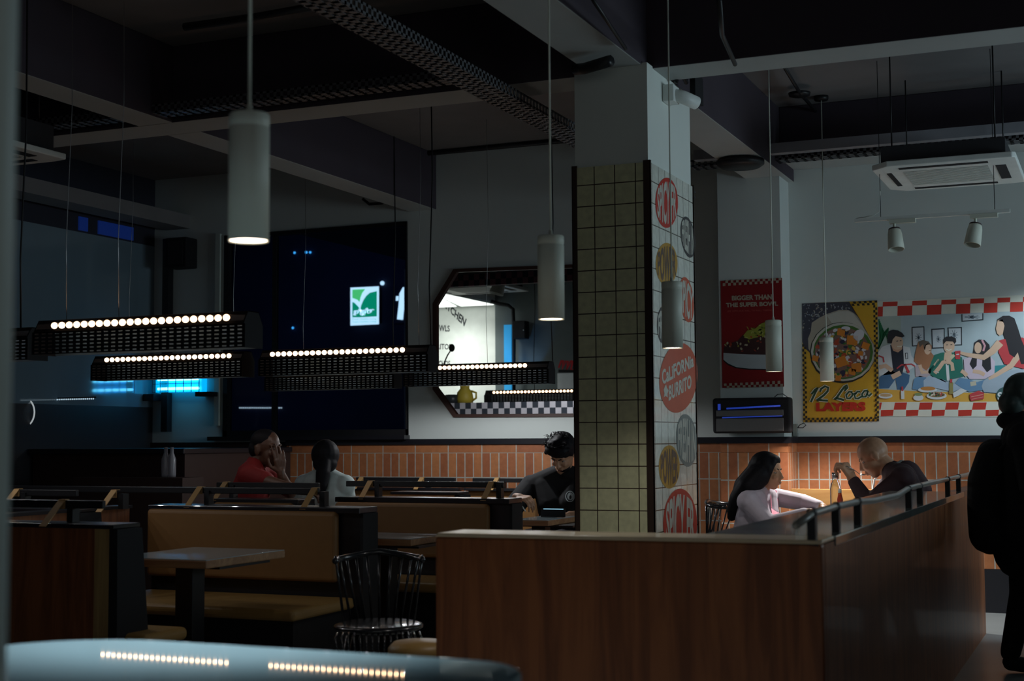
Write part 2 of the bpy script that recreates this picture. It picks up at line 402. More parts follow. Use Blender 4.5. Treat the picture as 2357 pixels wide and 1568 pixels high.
for (a, b, r, nm) in ((880, 652, 5, 'round white'), (678, 582, 2.6, 'small blue'), (705, 581, 2.8, 'small blue'), (714, 581, 2.6, 'small blue'), (674, 755, 2.6, 'small blue')):
    p = at(a, b, Y=32.95); k = (p - CAM).length / FPX
    o = MB().ball(p, r * k, cy if nm[0] == 'r' else mat('blue dot light', (.1, .4, 1), .5, emit=(.05, .42, 1), es=1.1)).build('street_light')
    tag(o, {880: 'round white street light just right of the leaf sign', 678: 'leftmost small blue light high in the dark window', 705: 'middle small blue light high in the dark window', 714: 'rightmost small blue light high in the dark window', 674: 'small blue light low in the dark window, left of the sign'}[a], 'light')
for i, (x, y, ww, hh) in enumerate(((640, 545, 70, 90), (655, 670, 45, 30))):
    pass
# counter-sill of the window
struct(MB().box((x0 - .1, WY - .10, zb - .035), (x1 + .02, WY, zb + .0), black).build('window_sill'))

# ------------------------------------------------------------------ kitchen seen through the octagonal opening
YK = 17.6
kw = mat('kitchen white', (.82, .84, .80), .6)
def S(px, py, Y=YK): return at(px, py, Y=Y)
a = S(990, 700); b = S(1160, 700); kzt = S(1158, 704).z; kzb = .0
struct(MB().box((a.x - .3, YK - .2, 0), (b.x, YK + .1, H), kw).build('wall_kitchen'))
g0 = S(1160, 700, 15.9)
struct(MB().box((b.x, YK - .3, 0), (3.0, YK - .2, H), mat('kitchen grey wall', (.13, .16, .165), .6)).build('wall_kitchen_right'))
# oblique wall closing the kitchen towards the street
pa = V((-5.25, WY + .02, 0)); pb = V((a.x - .25, YK + .1, 0)); dn = V((.06, .03, 0))
struct(MB().hexa([pa, pa + dn, pb + dn, pb, pa + V((0, 0, H)), pa + dn + V((0, 0, H)), pb + dn + V((0, 0, H)), pb + V((0, 0, H))], mat('kitchen side paint', (.5, .52, .5), .7)).build('wall_kitchen_left'))
struct(MB().box((-10, WY + .02, -.1), (3.0, YK + .1, 0), mat('kitchen floor', (.2, .2, .2), .6)).build('floor_kitchen'))
struct(MB().box((2.9, WY + .02, 0), (3.0, YK, H), kw).build('wall_kitchen_end'))
# lowered lit ceiling over the white bay
YW = YK - .2
kzt = S(1158, 703, YW).z
def obl(y): return -5.30 + (a.x - .25 + 5.30) * (y - WY - .16) / (YK + .1 - WY - .16) + .08
ya_, yb_ = 15.75, YW - .04
struct(MB().prism([(obl(ya_), ya_, kzt + .03), (b.x, ya_, kzt + .03), (b.x, yb_, kzt + .03), (obl(yb_), yb_, kzt + .03)], (0, 0, .07), kw).build('ceiling_kitchen_bay'))
for i, (f0, f1) in enumerate(((.02, .47), (.53, .98))):
    def lx(y, f): return obl(y) * (1 - f) + b.x * f
    ya2 = ya_ + .05; yb2 = yb_ - .05
    o = thing('ceiling_panel_light', ['lit white ceiling panel in the kitchen, at the left of the two', 'lit white ceiling panel in the kitchen, nearer to the black conduit'][i], 'ceiling light', (b.x - .4, YW - .8, kzt), 'kitchen ceiling panels')
    MB().prism([(lx(ya2, f0), ya2, kzt), (lx(ya2, f1), ya2, kzt), (lx(yb2, f1), yb2, kzt), (lx(yb2, f0), yb2, kzt)], (0, 0, .02), mat('kitchen panel glow', (1, 1, 1), .5, emit=(.93, 1, .95), es=1.15)).build('diffuser', o)
    MB().prism([(lx(ya_, f0) - .01, ya_, kzt + .01), (lx(ya_, f1) + .01, ya_, kzt + .01), (lx(yb_, f1) + .01, yb_, kzt + .01), (lx(yb_, f0) - .01, yb_, kzt + .01)], (0, 0, .02), wht).build('frame', o)
area('kitchen_light', (b.x - .42, YW - .8, kzt - .05), (b.x - .55, YW, 1.4), .5, .5, 12, (.94, 1, .95), 110)
# sign painted on the kitchen wall
ko = thing('kitchen_lettering', 'black arched lettering OPEN KITCHEN on white kitchen wall', 'lettering', (b.x - 1, YK, 1.6))
ink = mat('black lettering', (.02, .025, .03), .6)
pr = Print(dict(Y=YW), (980, 600), 3.825)
def arc(u, v):
    x = 4 + u * 346
    yb = 398 + (max(0, x - 150) * .92) + max(0, 150 - x) * .3
    return (x + (v - .5) * 22 * max(0, x - 150) / 200, yb - v * 66)
pr.text('OPEN KITCHEN', None, ink, .035, warp=arc)
pr.build('letters', ko)
k2 = thing('menu_lettering', 'small black words BOWLS and BURRITOS under the kitchen lettering', 'lettering', (b.x - 1, YK, 1.3))
for w_, q_ in (('BOWLS', [(55, 560), (212, 572), (212, 626), (55, 620)]), ('BURRITOS', [(10, 728), (225, 735), (225, 784), (10, 780)]), ('NACHOS', [(60, 880), (215, 882), (215, 930), (60, 930)])):
    pr = Print(dict(Y=YW), (980, 600), 3.825); pr.text(w_, q_, ink, .02); pr.build('word', k2)
# blue strip, pipe, speaker, red script on the grey kitchen wall
bl = mat('blue lit strip', (.05, .35, .65), .6)
gy = YK - .31
o = MB().box((S(1161, 745, gy).x, gy - .02, S(1161, 930, gy).z), (S(1178, 745, gy).x, gy, S(1170, 748, gy).z), mat('blue lit panel', (.03, .30, .62), .6, emit=(.01, .16, .34), es=.9)).build('blue_panel')
tag(o, 'narrow bright blue panel at the corner beside the kitchen bay', 'panel')
pth = [S(1035, 663, gy - .1), S(1150, 700, gy - .1), S(1170, 703, gy - .1), S(1181, 712, gy - .1), S(1183, 760, gy - .1), S(1183, 925, gy - .1)]
o = MB().tube(pth, .024, matte, 8).build('conduit_pipe'); tag(o, 'thick black conduit bending down beside the blue kitchen panel', 'pipe')
sp = thing('wall_speaker', 'small black speaker on the grey kitchen wall, behind the octagonal opening', 'speaker', tuple(S(1205, 782, gy)))
p = S(1190, 782, gy); q = S(1219, 740, gy)
MB().box((p.x, gy - .16, p.z), (q.x, gy - .01, q.z), matte).build('cabinet', sp, .012)
MB().ball(S(1205, 760, gy - .17), .008, wht).build('indicator', sp)
MB().tube([S(1190, 776, gy - .05), S(1186, 765, gy - .05), S(1183, 735, gy - .05)], .012, matte).build('cable', sp)
spot('killer_light_kitchen', tuple(S(1172, 862, gy - .35)), tuple(S(1205, 812, gy)), 2.5, (.12, .45, 1), 70, .2, .02)
rs = thing('red_script_sign', 'red script letter m sign on the grey kitchen wall', 'sign', tuple(S(1300, 858, gy)))
pr = Print(dict(Y=gy), (980, 600), 3.825)
redm = mat('red sign paint', (.55, .02, .03), .5)
pr.stroke([(1170, 945), (1195, 880), (1212, 880), (1200, 960), (1235, 885), (1252, 885), (1238, 962), (1282, 880), (1296, 885), (1275, 968), (1340, 940)], [14, 16, 22, 20, 14, 22, 20, 14, 22, 18, 12], redm)
pr.up(); pr.poly([(1168, 960), (1420, 965), (1420, 985), (1168, 985)], matte)
pr.build('letters', rs)
o = MB().box((S(1287, 895, gy).x, gy - .06, S(1287, 900, gy).z), (S(1440, 895, gy).x, gy, S(1287, 860, gy).z), mat('white board', (.75, .8, .82), .5)).build('notice_board'); tag(o, 'blank white board below the red script sign', 'board')
area('kitchen_counter_light', (-5.2, 13.3, 2.35), (-5.6, 14.6, 1.0), 1.6, .3, 7, (.95, .98, 1), 120)
# checker counter front and top band inside the opening
ck1 = mat('checker white', (.72, .70, .76), .5); ck2 = mat('checker dark', (.05, .06, .08), .5); ckp = mat('checker pink', (.35, .15, .19), .6)
ct = thing('checker_counter', 'kitchen counter front with black and white checkerboard tiles', 'counter', (-5, 14, 0))
YC = 14.2
pz = S(1100, 955, YC).z; pt = S(1100, 927, YC).z
MB().box((-7.05, YC + .012, .0), (-1, YC + .6, pt), mat('counter body', (.3, .32, .34), .5)).build('counter_body', ct)
cm = MB(); tw = (pt - pz) / 2.0
n = int(5.5 / tw)
for i in range(n):
    for j in range(3): cm.box((-7.05 + i * tw, YC, pt - (j + 1) * tw), (-7.05 + (i + 1) * tw, YC + .012, pt - j * tw), ck1 if (i + j) % 2 else ck2)
cm.build('checker_front', ct)
tb = thing('checker_valance', 'pink and black checkered band above the kitchen opening', 'valance', (-5, 13, 2.9))
YV = 13.
z1 = S(1150, 628, YV).z; z0 = S(1150, 655, YV).z; cm = MB(); tw = (z1 - z0) / 2
for i in range(int(4.6 / tw)):
    for j in range(2): cm.box((-6.4 + i * tw, YV, z1 - (j + 1) * tw), (-6.4 + (i + 1) * tw, YV + .02, z1 - j * tw), ckp if (i + j) % 2 else ck2)
cm.build('checker_strip', tb)
MB().box((-6.4, YV + .02, z0), (-2.6, YV + .1, H), ceilp).build('backing', tb)
# kitchen clutter
o = thing('kitchen_worker', 'x', 'x', tuple(S(1060, 930, 14.6)))
o.name = 'kitchen_jug'; tag(o, 'yellow jug standing on the kitchen counter beside dark pans', 'jug')
c = S(1070, 926, 14.5); c.z = pt; yel = mat('yellow plastic', (.55, .42, .05), .5)
MB().lathe((c.x, c.y, c.z), [(.0, 0), (.09, 0), (.10, .05), (.085, .13), (.05, .17), (.055, .20), (0, .20)], yel).build('jug_body', o)
MB().tube([c + V((.08, 0, .14)), c + V((.14, 0, .12)), c + V((.14, 0, .06)), c + V((.09, 0, .03))], .012, yel).build('handle', o)
for i, (px, py, r) in enumerate(((1016, 912, .15), (1040, 930, .07))):
    c = S(px, py, [14.62, 14.42][i]); c.z = pt + .06
    o = MB().lathe((c.x, c.y, c.z - .06), [(0, 0), (r * .9, 0), (r, .03), (r, .1), (r * .96, .1), (r * .88, .02), (0, .02)], mat('dark pan', (.03, .035, .04), .35)).build('cooking_pan')
    tag(o, ['larger dark pan at the left end of the kitchen counter', 'smaller dark pan in front of the yellow jug'][i], 'pan')
o = thing('ladle', 'dark ladle raised above the kitchen counter before white wall', 'ladle', tuple(S(1022, 830, 14.5)))
MB().ball(S(1040, 801, 14.5), (.035, .03, .045), matte).build('ladle_bowl', o)
MB().tube([S(1038, 806, 14.5), S(1030, 818, 14.5), S(1024, 832, 14.5), S(1021, 870, 14.5)], .008, matte).build('handle', o)
# octagonal frame
fr = struct(MB().build('trim_4')); fr.data = bpy.data.meshes.new('f')
fb = MB(); n = 8; inner = [V((p[0], 0, p[1])) for p in octo]; cen = sum(inner, V()) / n
inner = [cen + (p - cen) * .992 for p in inner]
outer = [cen + (p - cen) * 1.045 for p in inner]
frm = mat('octagon frame', (.06, .025, .018), .45)
for i in range(n):
    j = (i + 1) % n; I0, I1, O0, O1 = inner[i], inner[j], outer[i], outer[j]; ya = WY - .022; yb = WY + .022
    fb.hexa([V((p.x, y, p.z)) for y in (ya, yb) for p in (I0, I1, O1, O0)], frm)
bpy.data.objects.remove(fr)
struct(fb.build('window_3'))

# ------------------------------------------------------------------ tiled column
CX0, CX1, CY0, CY1 = -2.565, -2.15, 6.79, 7.575
colw = thing('tiled_column', 'square column clad in cream tiles, white painted above, covered in round stickers on one side', 'column', ((CX0 + CX1) / 2, (CY0 + CY1) / 2, 0))
TZ = at(1500, 372, Y=CY0).z
MB().box((CX0 + .01, CY0 + .012, 0), (CX1 - .012, CY1, BM + .01), colp).build('shaft', colw)
tl = brick('cream tiles', (.80, .79, .50), (.74, .74, .46), (.06, .035, .025), .1105, .1105, .0028, .22, (.04, .03), coat=.5, bump=.2)
tl2 = brick('cream side tiles', (.86, .87, .78), (.80, .82, .73), (.09, .06, .04), .1105, .1105, .0028, .22, (.04, .03), coat=.5, bump=.2)
MB().box((CX0 + .01, CY0, 0), (CX1 - .01, CY0 + .012, TZ), tl).build('front_tiles', colw)
MB().box((CX1 - .012, CY0 + .01, 0), (CX1, CY1 - .01, TZ), tl2).build('side_tiles', colw)
brz = mat('bronze trim', (.10, .065, .05), .35, metal=.6)
for (x, y) in ((CX0, CY0), (CX1, CY0), (CX1, CY1)):
    ww = .034 if y == CY0 else .012
    MB().box((x - (ww if x == CX1 else .004), y - .004, 0), (x + (.004 if x == CX1 else .024), y + .006, TZ + .01), brz).build('edge_trim', colw)
    MB().box((x + (.0 if x == CX1 else -.004), y - .004, 0), (x + (.004 if x == CX1 else 0), y + (.012 if y == CY0 else .0), TZ + .01), brz).build('edge_trim', colw)
# stickers
SXP = CX1
s_red = mat('sticker red', (.60, .035, .02), .4); s_or = mat('sticker orange red', (.62, .10, .04), .4)
s_yel = mat('sticker yellow', (.55, .30, .04), .4); s_blk = mat('sticker black', (.06, .055, .06), .4); s_gry = mat('sticker grey', (.22, .26, .25), .4)
s_wht = mat('sticker cream', (.62, .62, .54), .45); s_brn = mat('sticker brown print', (.14, .09, .07), .45)
def sticker(c, a, b, rot, base, inkc, words, label, clip=None, bold=.03):
    t = thing('wall_sticker', label, 'sticker', tuple(at(c[0], c[1] + b, X=SXP)), 'round stickers on the column')
    pr = Print(dict(X=SXP), out=(1, 0, 0), step=.0008)
    sh = rot
    def mp(u, v): return (c[0] + u * a, c[1] - v * b + u * a * sh)
    pr.poly([mp(cos(x), sin(x)) for x in [2 * pi * i / 36 for i in range(36)]], base); pr.up()
    if words:
        def wp(u, v):
            U = (u * 2 - 1) * .84; e = sqrt(max(.05, 1 - (U * .98) ** 2)) * .86
            return mp(U, (v * 2 - 1) * e)
        pr.text(words, None, inkc, bold, warp=wp)
    pr.build('print', t)
sticker((1534, 467), 26, 58, .0, s_red, s_wht, 'SPICY FR', 'red oval sticker at the top of the column, lettered SPICY FR')
sticker((1583, 546), 17, 45, .9, s_blk, s_wht, 'FRESH IN', 'black oval sticker below and right of the top red one')
sticker((1534, 608), 25, 49, .0, s_yel, s_brn, 'POWER', 'upper yellow oval sticker with brown letters, high on the column')
sticker((1580, 690), 17, 50, .9, s_or, s_wht, 'SPICY', 'red oval sticker right of the hanging white pendant lamp')
sticker((1526, 748), 14, 43, .0, s_blk, s_wht, 'FRESH', 'black oval sticker half hidden behind the white pendant lamp')
sticker((1561, 870), 44, 80, -.22, s_or, None, None, 'largest sticker, orange red oval lettered CALIFORNIA BURRITO')
t = [o for o in bpy.data.objects if o.name.startswith('wall_sticker')][-1]
pr = Print(dict(X=SXP), out=(1, 0, 0)); pr.n = 3
k = 4.9
def q4(pts): return [(1490 + x / k, 640 + y / k) for x, y in pts]
pr.text('CaLiFORNia', q4([(155, 1040), (515, 855), (520, 1000), (165, 1210)]), s_wht, .035)
pr.text('BURRITO', q4([(238, 1215), (490, 1085), (495, 1240), (235, 1390)]), s_wht, .035)
pr.poly(q4([(190, 1230), (205, 1200), (215, 1235), (235, 1270), (222, 1310), (225, 1350), (200, 1330), (180, 1350), (188, 1300), (178, 1262)]), s_wht)
pr.build('lettering', t)
sticker((1580, 1014), 24, 60, .35, s_gry, s_wht, 'FRESH IN', 'grey oval sticker low on the column, lettered FRESH')
sticker((1540, 1075), 24, 50, .0, s_yel, s_brn, 'POWER', 'lower yellow oval sticker, left of the grey one')
sticker((1565, 1205), 39, 80, .0, s_red, s_wht, 'SPICY FR', 'red oval sticker at the bottom of the column, cut by the partition')

# ------------------------------------------------------------------ posters and mural
redp = mat('poster red', (.24, .010, .012), .5); crm = mat('poster cream', (.42, .36, .27), .5)
pt1 = thing('food_poster', 'dark red poster lettered BIGGER THAN THE SUPER BOWL on the pilaster', 'poster', tuple(at(1730, 893, Y=PY)))
p = at(1663, 893, Y=PY); q = at(1800, 640, Y=PY)
MB().box((p.x, PY - .004, p.z), (q.x, PY, q.z), redp).build('sheet', pt1)
pr = Print(dict(Y=PY - .004), (1655, 630), 5.806)
pr.checker([(50, 88), (832, 58), (834, 120), (50, 168)], 22, 2, crm, 1)
pr.checker([(65, 1470), (855, 1430), (855, 1515), (68, 1535)], 22, 2, crm, 0)
pr.text('BIGGER THAN', [(170, 295), (708, 275), (708, 345), (172, 362)], crm, .045)
pr.text('THE SUPER BOWL', [(92, 392), (790, 370), (790, 430), (95, 452)], crm, .045)
pr.text('LIFE WITH OUR WALL TO WALL TOPPINGS', [(110, 492), (730, 478), (730, 498), (112, 514)], mat('poster faint', (.50, .12, .10), .5), .0)
pr.poly([(60, 1165), (120, 1220), (230, 1265), (400, 1285), (640, 1290), (855, 1285), (855, 1240), (400, 1230), (60, 1100)], matte).up()
bowl = mat('poster bowl', (.42, .48, .50), .5)
pr.poly([(60, 1060), (200, 1070), (400, 1080), (640, 1085), (845, 1080), (850, 1265), (640, 1275), (400, 1270), (230, 1250), (120, 1200), (60, 1150)], bowl).up()
bean = mat('poster beans', (.05, .02, .02), .5); ltc = mat('poster lettuce', (.28, .30, .04), .5); rice = mat('poster rice', (.45, .42, .28), .5); sal = mat('poster salsa', (.35, .05, .02), .5)
pr.poly([(70, 985), (150, 930), (250, 900), (320, 820), (640, 800), (840, 790), (845, 1080), (640, 1085), (400, 1080), (60, 1060)], bean).up()
pr.poly([(325, 830), (380, 760), (480, 740), (560, 670), (650, 635), (760, 660), (840, 700), (840, 800), (640, 800), (520, 850), (400, 880)], ltc).up()
random.seed(3)
for i in range(46):
    x = random.uniform(80, 830); y = 1060 - random.random() ** .7 * (140 if x < 320 else 240); pr.ell((x, y), random.uniform(9, 24), random.uniform(6, 15), random.choice([bean, sal, rice, rice, bean, ltc]), random.uniform(0, 3), 8)
for i in range(36):
    x = random.uniform(340, 830); y = random.uniform(690, 840) + max(0, 500 - x) * .2; pr.ell((x, y), random.uniform(12, 30), random.uniform(5, 12), random.choice([ltc, mat('poster lettuce dark', (.12, .16, .02), .5), mat('poster lettuce pale', (.42, .44, .12), .5)]), random.uniform(0, 3), 8)
pr.build('print', pt1)

ylw = mat('poster yellow', (.62, .36, .03), .5); pblk = mat('poster black', (.03, .025, .02), .5)
pt2 = thing('food_poster', 'yellow poster lettered 12 Loco LAYERS with a cut burrito', 'poster', tuple(at(1935, 972, Y=WY)))
PW = WY - .001
pr = Print(dict(Y=PW), (1840, 680), 5.226); pr.n = 3
pr.poly([(32, 98), (938, 62), (960, 1515), (48, 1528)], ylw).up()
pr.poly([(32, 98), (600, 78), (660, 180), (720, 280), (880, 560), (600, 400), (300, 420), (180, 520), (125, 690), (70, 640), (36, 560)], mat('foil dark', (.05, .05, .07), .5)).up()
fo = mat('foil pale', (.30, .33, .36), .5); tor = mat('tortilla', (.36, .33, .27), .6); torl = mat('tortilla pale', (.47, .47, .42), .6)
for i in range(150):
    x = random.uniform(40, 600); y = random.uniform(105, 430)
    if x + y * .9 < 520 or y < 190: pr.ell((x, y), random.uniform(6, 17), random.uniform(4, 9), random.choice([fo, fo, tor, mat('foil mid', (.15, .15, .19), .5)]), random.uniform(0, 3), 7)
pr.up()
pr.poly([(150, 330), (240, 270), (330, 225), (480, 175), (590, 178), (650, 210), (720, 270), (790, 390), (860, 480), (900, 560), (700, 420), (540, 335), (400, 360), (300, 430), (230, 500), (200, 600), (140, 690), (110, 640), (105, 520), (140, 430)], tor).up()
pr.poly([(330, 240), (480, 190), (590, 190), (650, 220), (740, 340), (800, 430), (640, 340), (500, 320), (400, 350)], torl).up()
grn = mat('poster green', (.06, .16, .03), .5)
pr.ell((520, 690), 395, 370, pblk).up(); pr.ell((528, 680), 388, 355, torl).up(); pr.ell((528, 682), 360, 328, grn).up(); pr.ell((520, 690), 335, 305, mat('poster filling', (.20, .12, .10), .5)).up()
ing = [mat('poster potato', (.62, .22, .03), .5), mat('poster bean blue', (.03, .03, .06), .5), mat('poster cream white', (.62, .62, .66), .5), mat('poster tomato', (.42, .07, .03), .5), grn, mat('poster corn', (.62, .40, .08), .5)]
for i in range(210):
    t = random.uniform(0, 2 * pi); r = sqrt(random.random()) * .95
    pr.ell((520 + r * 325 * cos(t), 690 + r * 300 * sin(t)), random.uniform(12, 38), random.uniform(9, 26), random.choice(ing[1:] + [ing[2], ing[3]]), random.uniform(0, 3), 9)
    if i % 30 == 29: pr.up()
pr.up()
for (x, y, sz, r) in ((505, 445, 62, .3), (640, 540, 85, .2), (505, 800, 88, -.2), (690, 870, 80, .1), (800, 610, 60, .5), (740, 700, 40, .2), (195, 760, 50, .4), (470, 1000, 45, .2), (640, 920, 55, .4)):
    pr.poly([(x + sz * cos(r + a), y + sz * sin(r + a)) for a in (.6, 2.3, 3.7, 5.4)], ing[0])
pr.ell((715, 480), 60, 75, ing[2], .7); pr.ell((560, 400), 55, 28, ing[2], 0)
pr.up()
pr.poly([(820, 80), (938, 62), (942, 330), (905, 600), (880, 560), (730, 280), (620, 100)], ylw).up()
pr.checker([(612, 78), (938, 62), (938, 115), (640, 130)], 10, 2, pblk, 1)
pr.checker([(890, 120), (938, 115), (960, 1480), (915, 1485)], 2, 46, pblk, 0)
pr.checker([(36, 590), (82, 590), (98, 1480), (48, 1482)], 2, 30, pblk, 0)
pr.checker([(48, 1475), (958, 1462), (960, 1515), (48, 1528)], 34, 2, pblk, 0)
pr.up()
gt = mat('poster script green', (.03, .075, .04), .5); pw = mat('poster white', (.70, .68, .58), .5)
strokes = [([(150, 1190), (190, 1140), (225, 1110), (180, 1200), (140, 1285)], 24), ([(250, 1160), (265, 1125), (310, 1095), (350, 1110), (345, 1150), (300, 1200), (210, 1265), (240, 1258), (290, 1265), (345, 1268)], 24),
    ([(545, 1150), (580, 1110), (575, 1082), (545, 1100), (500, 1160), (460, 1220), (420, 1255), (450, 1238), (500, 1250), (540, 1262)], 25),
    ([(640, 1165), (600, 1160), (565, 1200), (575, 1240), (610, 1240), (640, 1205), (635, 1165), (650, 1190), (690, 1180)], 22),
    ([(735, 1160), (700, 1160), (665, 1200), (675, 1240), (710, 1242), (755, 1215)], 22), ([(825, 1145), (785, 1150), (755, 1190), (765, 1222), (800, 1220), (832, 1150), (822, 1195), (840, 1212), (872, 1180)], 22)]
for s_, w_ in strokes: pr.stroke(s_, w_ + 18, pw)
pr.up()
for s_, w_ in strokes: pr.stroke(s_, w_, gt)
pr.text('LAYERS', [(202, 1292), (800, 1282), (800, 1392), (205, 1398)], mat('poster letter red', (.50, .03, .015), .5), .07)
pr.build('print', pt2)

mr_ = thing('wall_mural', 'long mural of friends sharing food between red and white checkered borders', 'mural', tuple(at(2200, 960, Y=WY)))
pr = Print(dict(Y=PW), (2010, 670), 5.228)
mw = mat('mural white', (.66, .68, .60), .5); mrd = mat('mural red', (.52, .045, .03), .5)
RX = 3600
pr.poly([(50, 125), (RX, -30), (RX, 1525), (50, 1508)], mw).up()
pr.poly([(50, 308), (RX, 170), (RX, 1300), (50, 1330)], mat('mural wall', (.40, .50, .54), .5)).up()
pr.poly([(50, 310), (330, 300), (340, 700), (50, 900)], mat('mural wall pale', (.40, .48, .44), .5)).up()
ytab = mat('mural table', (.66, .38, .07), .5)
# borders
xs = [58, 118, 295, 472, 648, 823, 1000, 1170, 1335, 1497, 1650, 1805, 1958, 2110, 2260, 2410, 2560, 2710, 2860, 3010]
def ty(x, r): return {0: 135, 1: 190, 2: 308}[r] - (x - 58) * {0: .036, 1: .034, 2: .034}[r]
for i in range(len(xs) - 1):
    r = (0, 1) if i % 2 else (1, 2)
    pr.poly([(xs[i], ty(xs[i], r[0])), (xs[i + 1], ty(xs[i + 1], r[0])), (xs[i + 1] - 4, ty(xs[i + 1], r[1])), (xs[i] - 4, ty(xs[i], r[1]))], mrd)
pr.poly([(62, 1180), (500, 1205), (1480, 1235), (RX, 1230), (RX, 1325), (75, 1338)], ytab).up()
pr.poly([(75, 1338), (RX, 1322), (RX, 1525), (75, 1508)], mw).up()
xb = [-46, 105, 262, 408, 562, 716, 880, 1036, 1205, 1366, 1530, 1695, 1860, 2025, 2190, 2355, 2520]
for i in range(len(xb) - 1):
    a_, b_ = xb[i], xb[i + 1]
    if i % 2 == 0: pr.poly([(max(75, a_), 1344), (b_, 1342), (b_ - 16, 1428), (max(75, a_ - 16), 1430)], mrd)
    else: pr.poly([(a_ - 12, 1434), (b_ - 16, 1430), (b_ - 24, 1502), (a_ - 14, 1508)], mrd)
def C(n, c): return mat('mural ' + n, c, .5)
sk_ = C('skin', (.55, .33, .22)); skp = C('skin pale', (.62, .44, .32)); hr = C('hair', (.03, .03, .035)); hb_ = C('brown hair', (.36, .17, .09))
jn = C('denim', (.06, .14, .26)); jn2 = C('light denim', (.36, .46, .58)); jn3 = C('mid denim', (.13, .26, .42)); gn = C('green shirt', (.03, .17, .13)); lil = C('lilac', (.58, .50, .60)); wt = C('cloth white', (.62, .66, .68)); bk = C('cloth black', (.03, .035, .05)); rd = C('cloth red', (.50, .06, .07)); lf = C('leaf', (.03, .20, .08)); fd = C('frame', (.04, .05, .06)); pp = C('paper', (.50, .56, .60)); gr_ = C('drawing', (.14, .18, .22))
for f in ([(462, 432), (616, 425), (622, 660), (468, 668)], [(698, 456), (860, 447), (862, 688), (706, 696)], [(893, 440), (1068, 434), (1070, 655), (905, 662)], [(1062, 280), (1326, 268), (1326, 352), (1064, 372)]):
    pr.poly(f, fd)
pr.up()
for f, r in (([(475, 445), (604, 438), (608, 648), (480, 656)], 0), ([(712, 470), (848, 461), (850, 676), (720, 682)], 0), ([(908, 452), (1054, 447), (1056, 642), (918, 648)], 0), ([(1074, 280), (1312, 268), (1312, 340), (1076, 358)], 1)): pr.poly(f, pp)
pr.up()
for c_, w_ in (((545, 560), 26), ((785, 580), 20), ((975, 530), 30), ((1190, 315), 60)):
    for a_ in range(9): pr.stroke([c_, (c_[0] + w_ * 1.6 * cos(a_ * .7), c_[1] + (w_ * 2.1 if c_[1] > 400 else 25) * sin(a_ * .7))], 6, gr_)
    pr.ell(c_, w_ * .5, w_ * .8 if c_[1] > 400 else 20, gr_)
# plant
for a_ in range(14): pr.stroke([(62, 700), (60 + 20 + a_ * 8, 560 - a_ * 9), (70 + a_ * 9, 340 + a_ * 22)], 14, lf)
pr.up()
# sofa
pr.poly([(1450, 900), (1590, 890), (1620, 1000), (1450, 1010)], C('teal sofa', (.04, .25, .28)))
# man in varsity jacket
pr.poly([(75, 1040), (200, 950), (300, 960), (440, 1010), (430, 1100), (370, 1190), (290, 1185), (270, 1060), (190, 1170), (75, 1175)], jn)
pr.poly([(60, 740), (110, 670), (200, 640), (300, 650), (440, 680), (460, 780), (500, 830), (520, 900), (420, 960), (240, 1000), (75, 1020), (60, 900)], wt); pr.up()
pr.poly([(205, 650), (360, 660), (372, 900), (350, 1000), (240, 970), (225, 820)], bk); pr.up()
pr.poly([(200, 600), (350, 590), (350, 700), (300, 740), (240, 720)], sk_); pr.up()
pr.ell((288, 620), 72, 88, skp); pr.up()
pr.poly([(175, 630), (170, 540), (190, 485), (240, 465), (300, 475), (350, 505), (380, 545), (350, 560), (270, 545), (235, 585), (225, 630)], hr)
pr.stroke([(278, 605), (300, 602)], 9, hr); pr.stroke([(322, 600), (340, 598)], 8, hr); pr.stroke([(290, 668), (345, 665)], 9, pw)
pr.stroke([(75, 920), (150, 900), (230, 960)], 52, skp); pr.stroke([(225, 1040), (330, 985)], 60, skp); pr.stroke([(65, 780), (120, 800), (130, 860)], 18, rd); pr.stroke([(285, 935), (340, 890), (460, 880), (510, 910)], 16, rd); pr.stroke([(380, 880), (430, 985)], 30, rd); pr.stroke([(400, 745), (405, 820)], 30, bk); pr.up(); pr.stroke([(402, 752), (404, 815)], 18, wt)
# woman with brown hair
pr.poly([(470, 1180), (490, 1060), (560, 1020), (640, 1035), (620, 1185), (540, 1195)], jn3); pr.poly([(505, 900), (620, 850), (690, 890), (700, 1000), (640, 1040), (510, 1030)], C('top mauve', (.45, .38, .42))); pr.up()
pr.poly([(545, 610), (600, 595), (660, 610), (705, 660), (700, 740), (730, 780), (690, 900), (640, 960), (560, 900), (490, 850), (510, 740), (530, 660)], hb_); pr.up()
pr.ell((655, 700), 42, 66, skp); pr.poly([(545, 610), (600, 590), (670, 610), (690, 640), (640, 650), (620, 720), (600, 640), (560, 680)], C('dark roots', (.12, .10, .08)))
pr.stroke([(560, 890), (590, 980), (680, 975), (800, 830)], 44, skp); pr.stroke([(672, 722), (692, 712)], 8, pw)
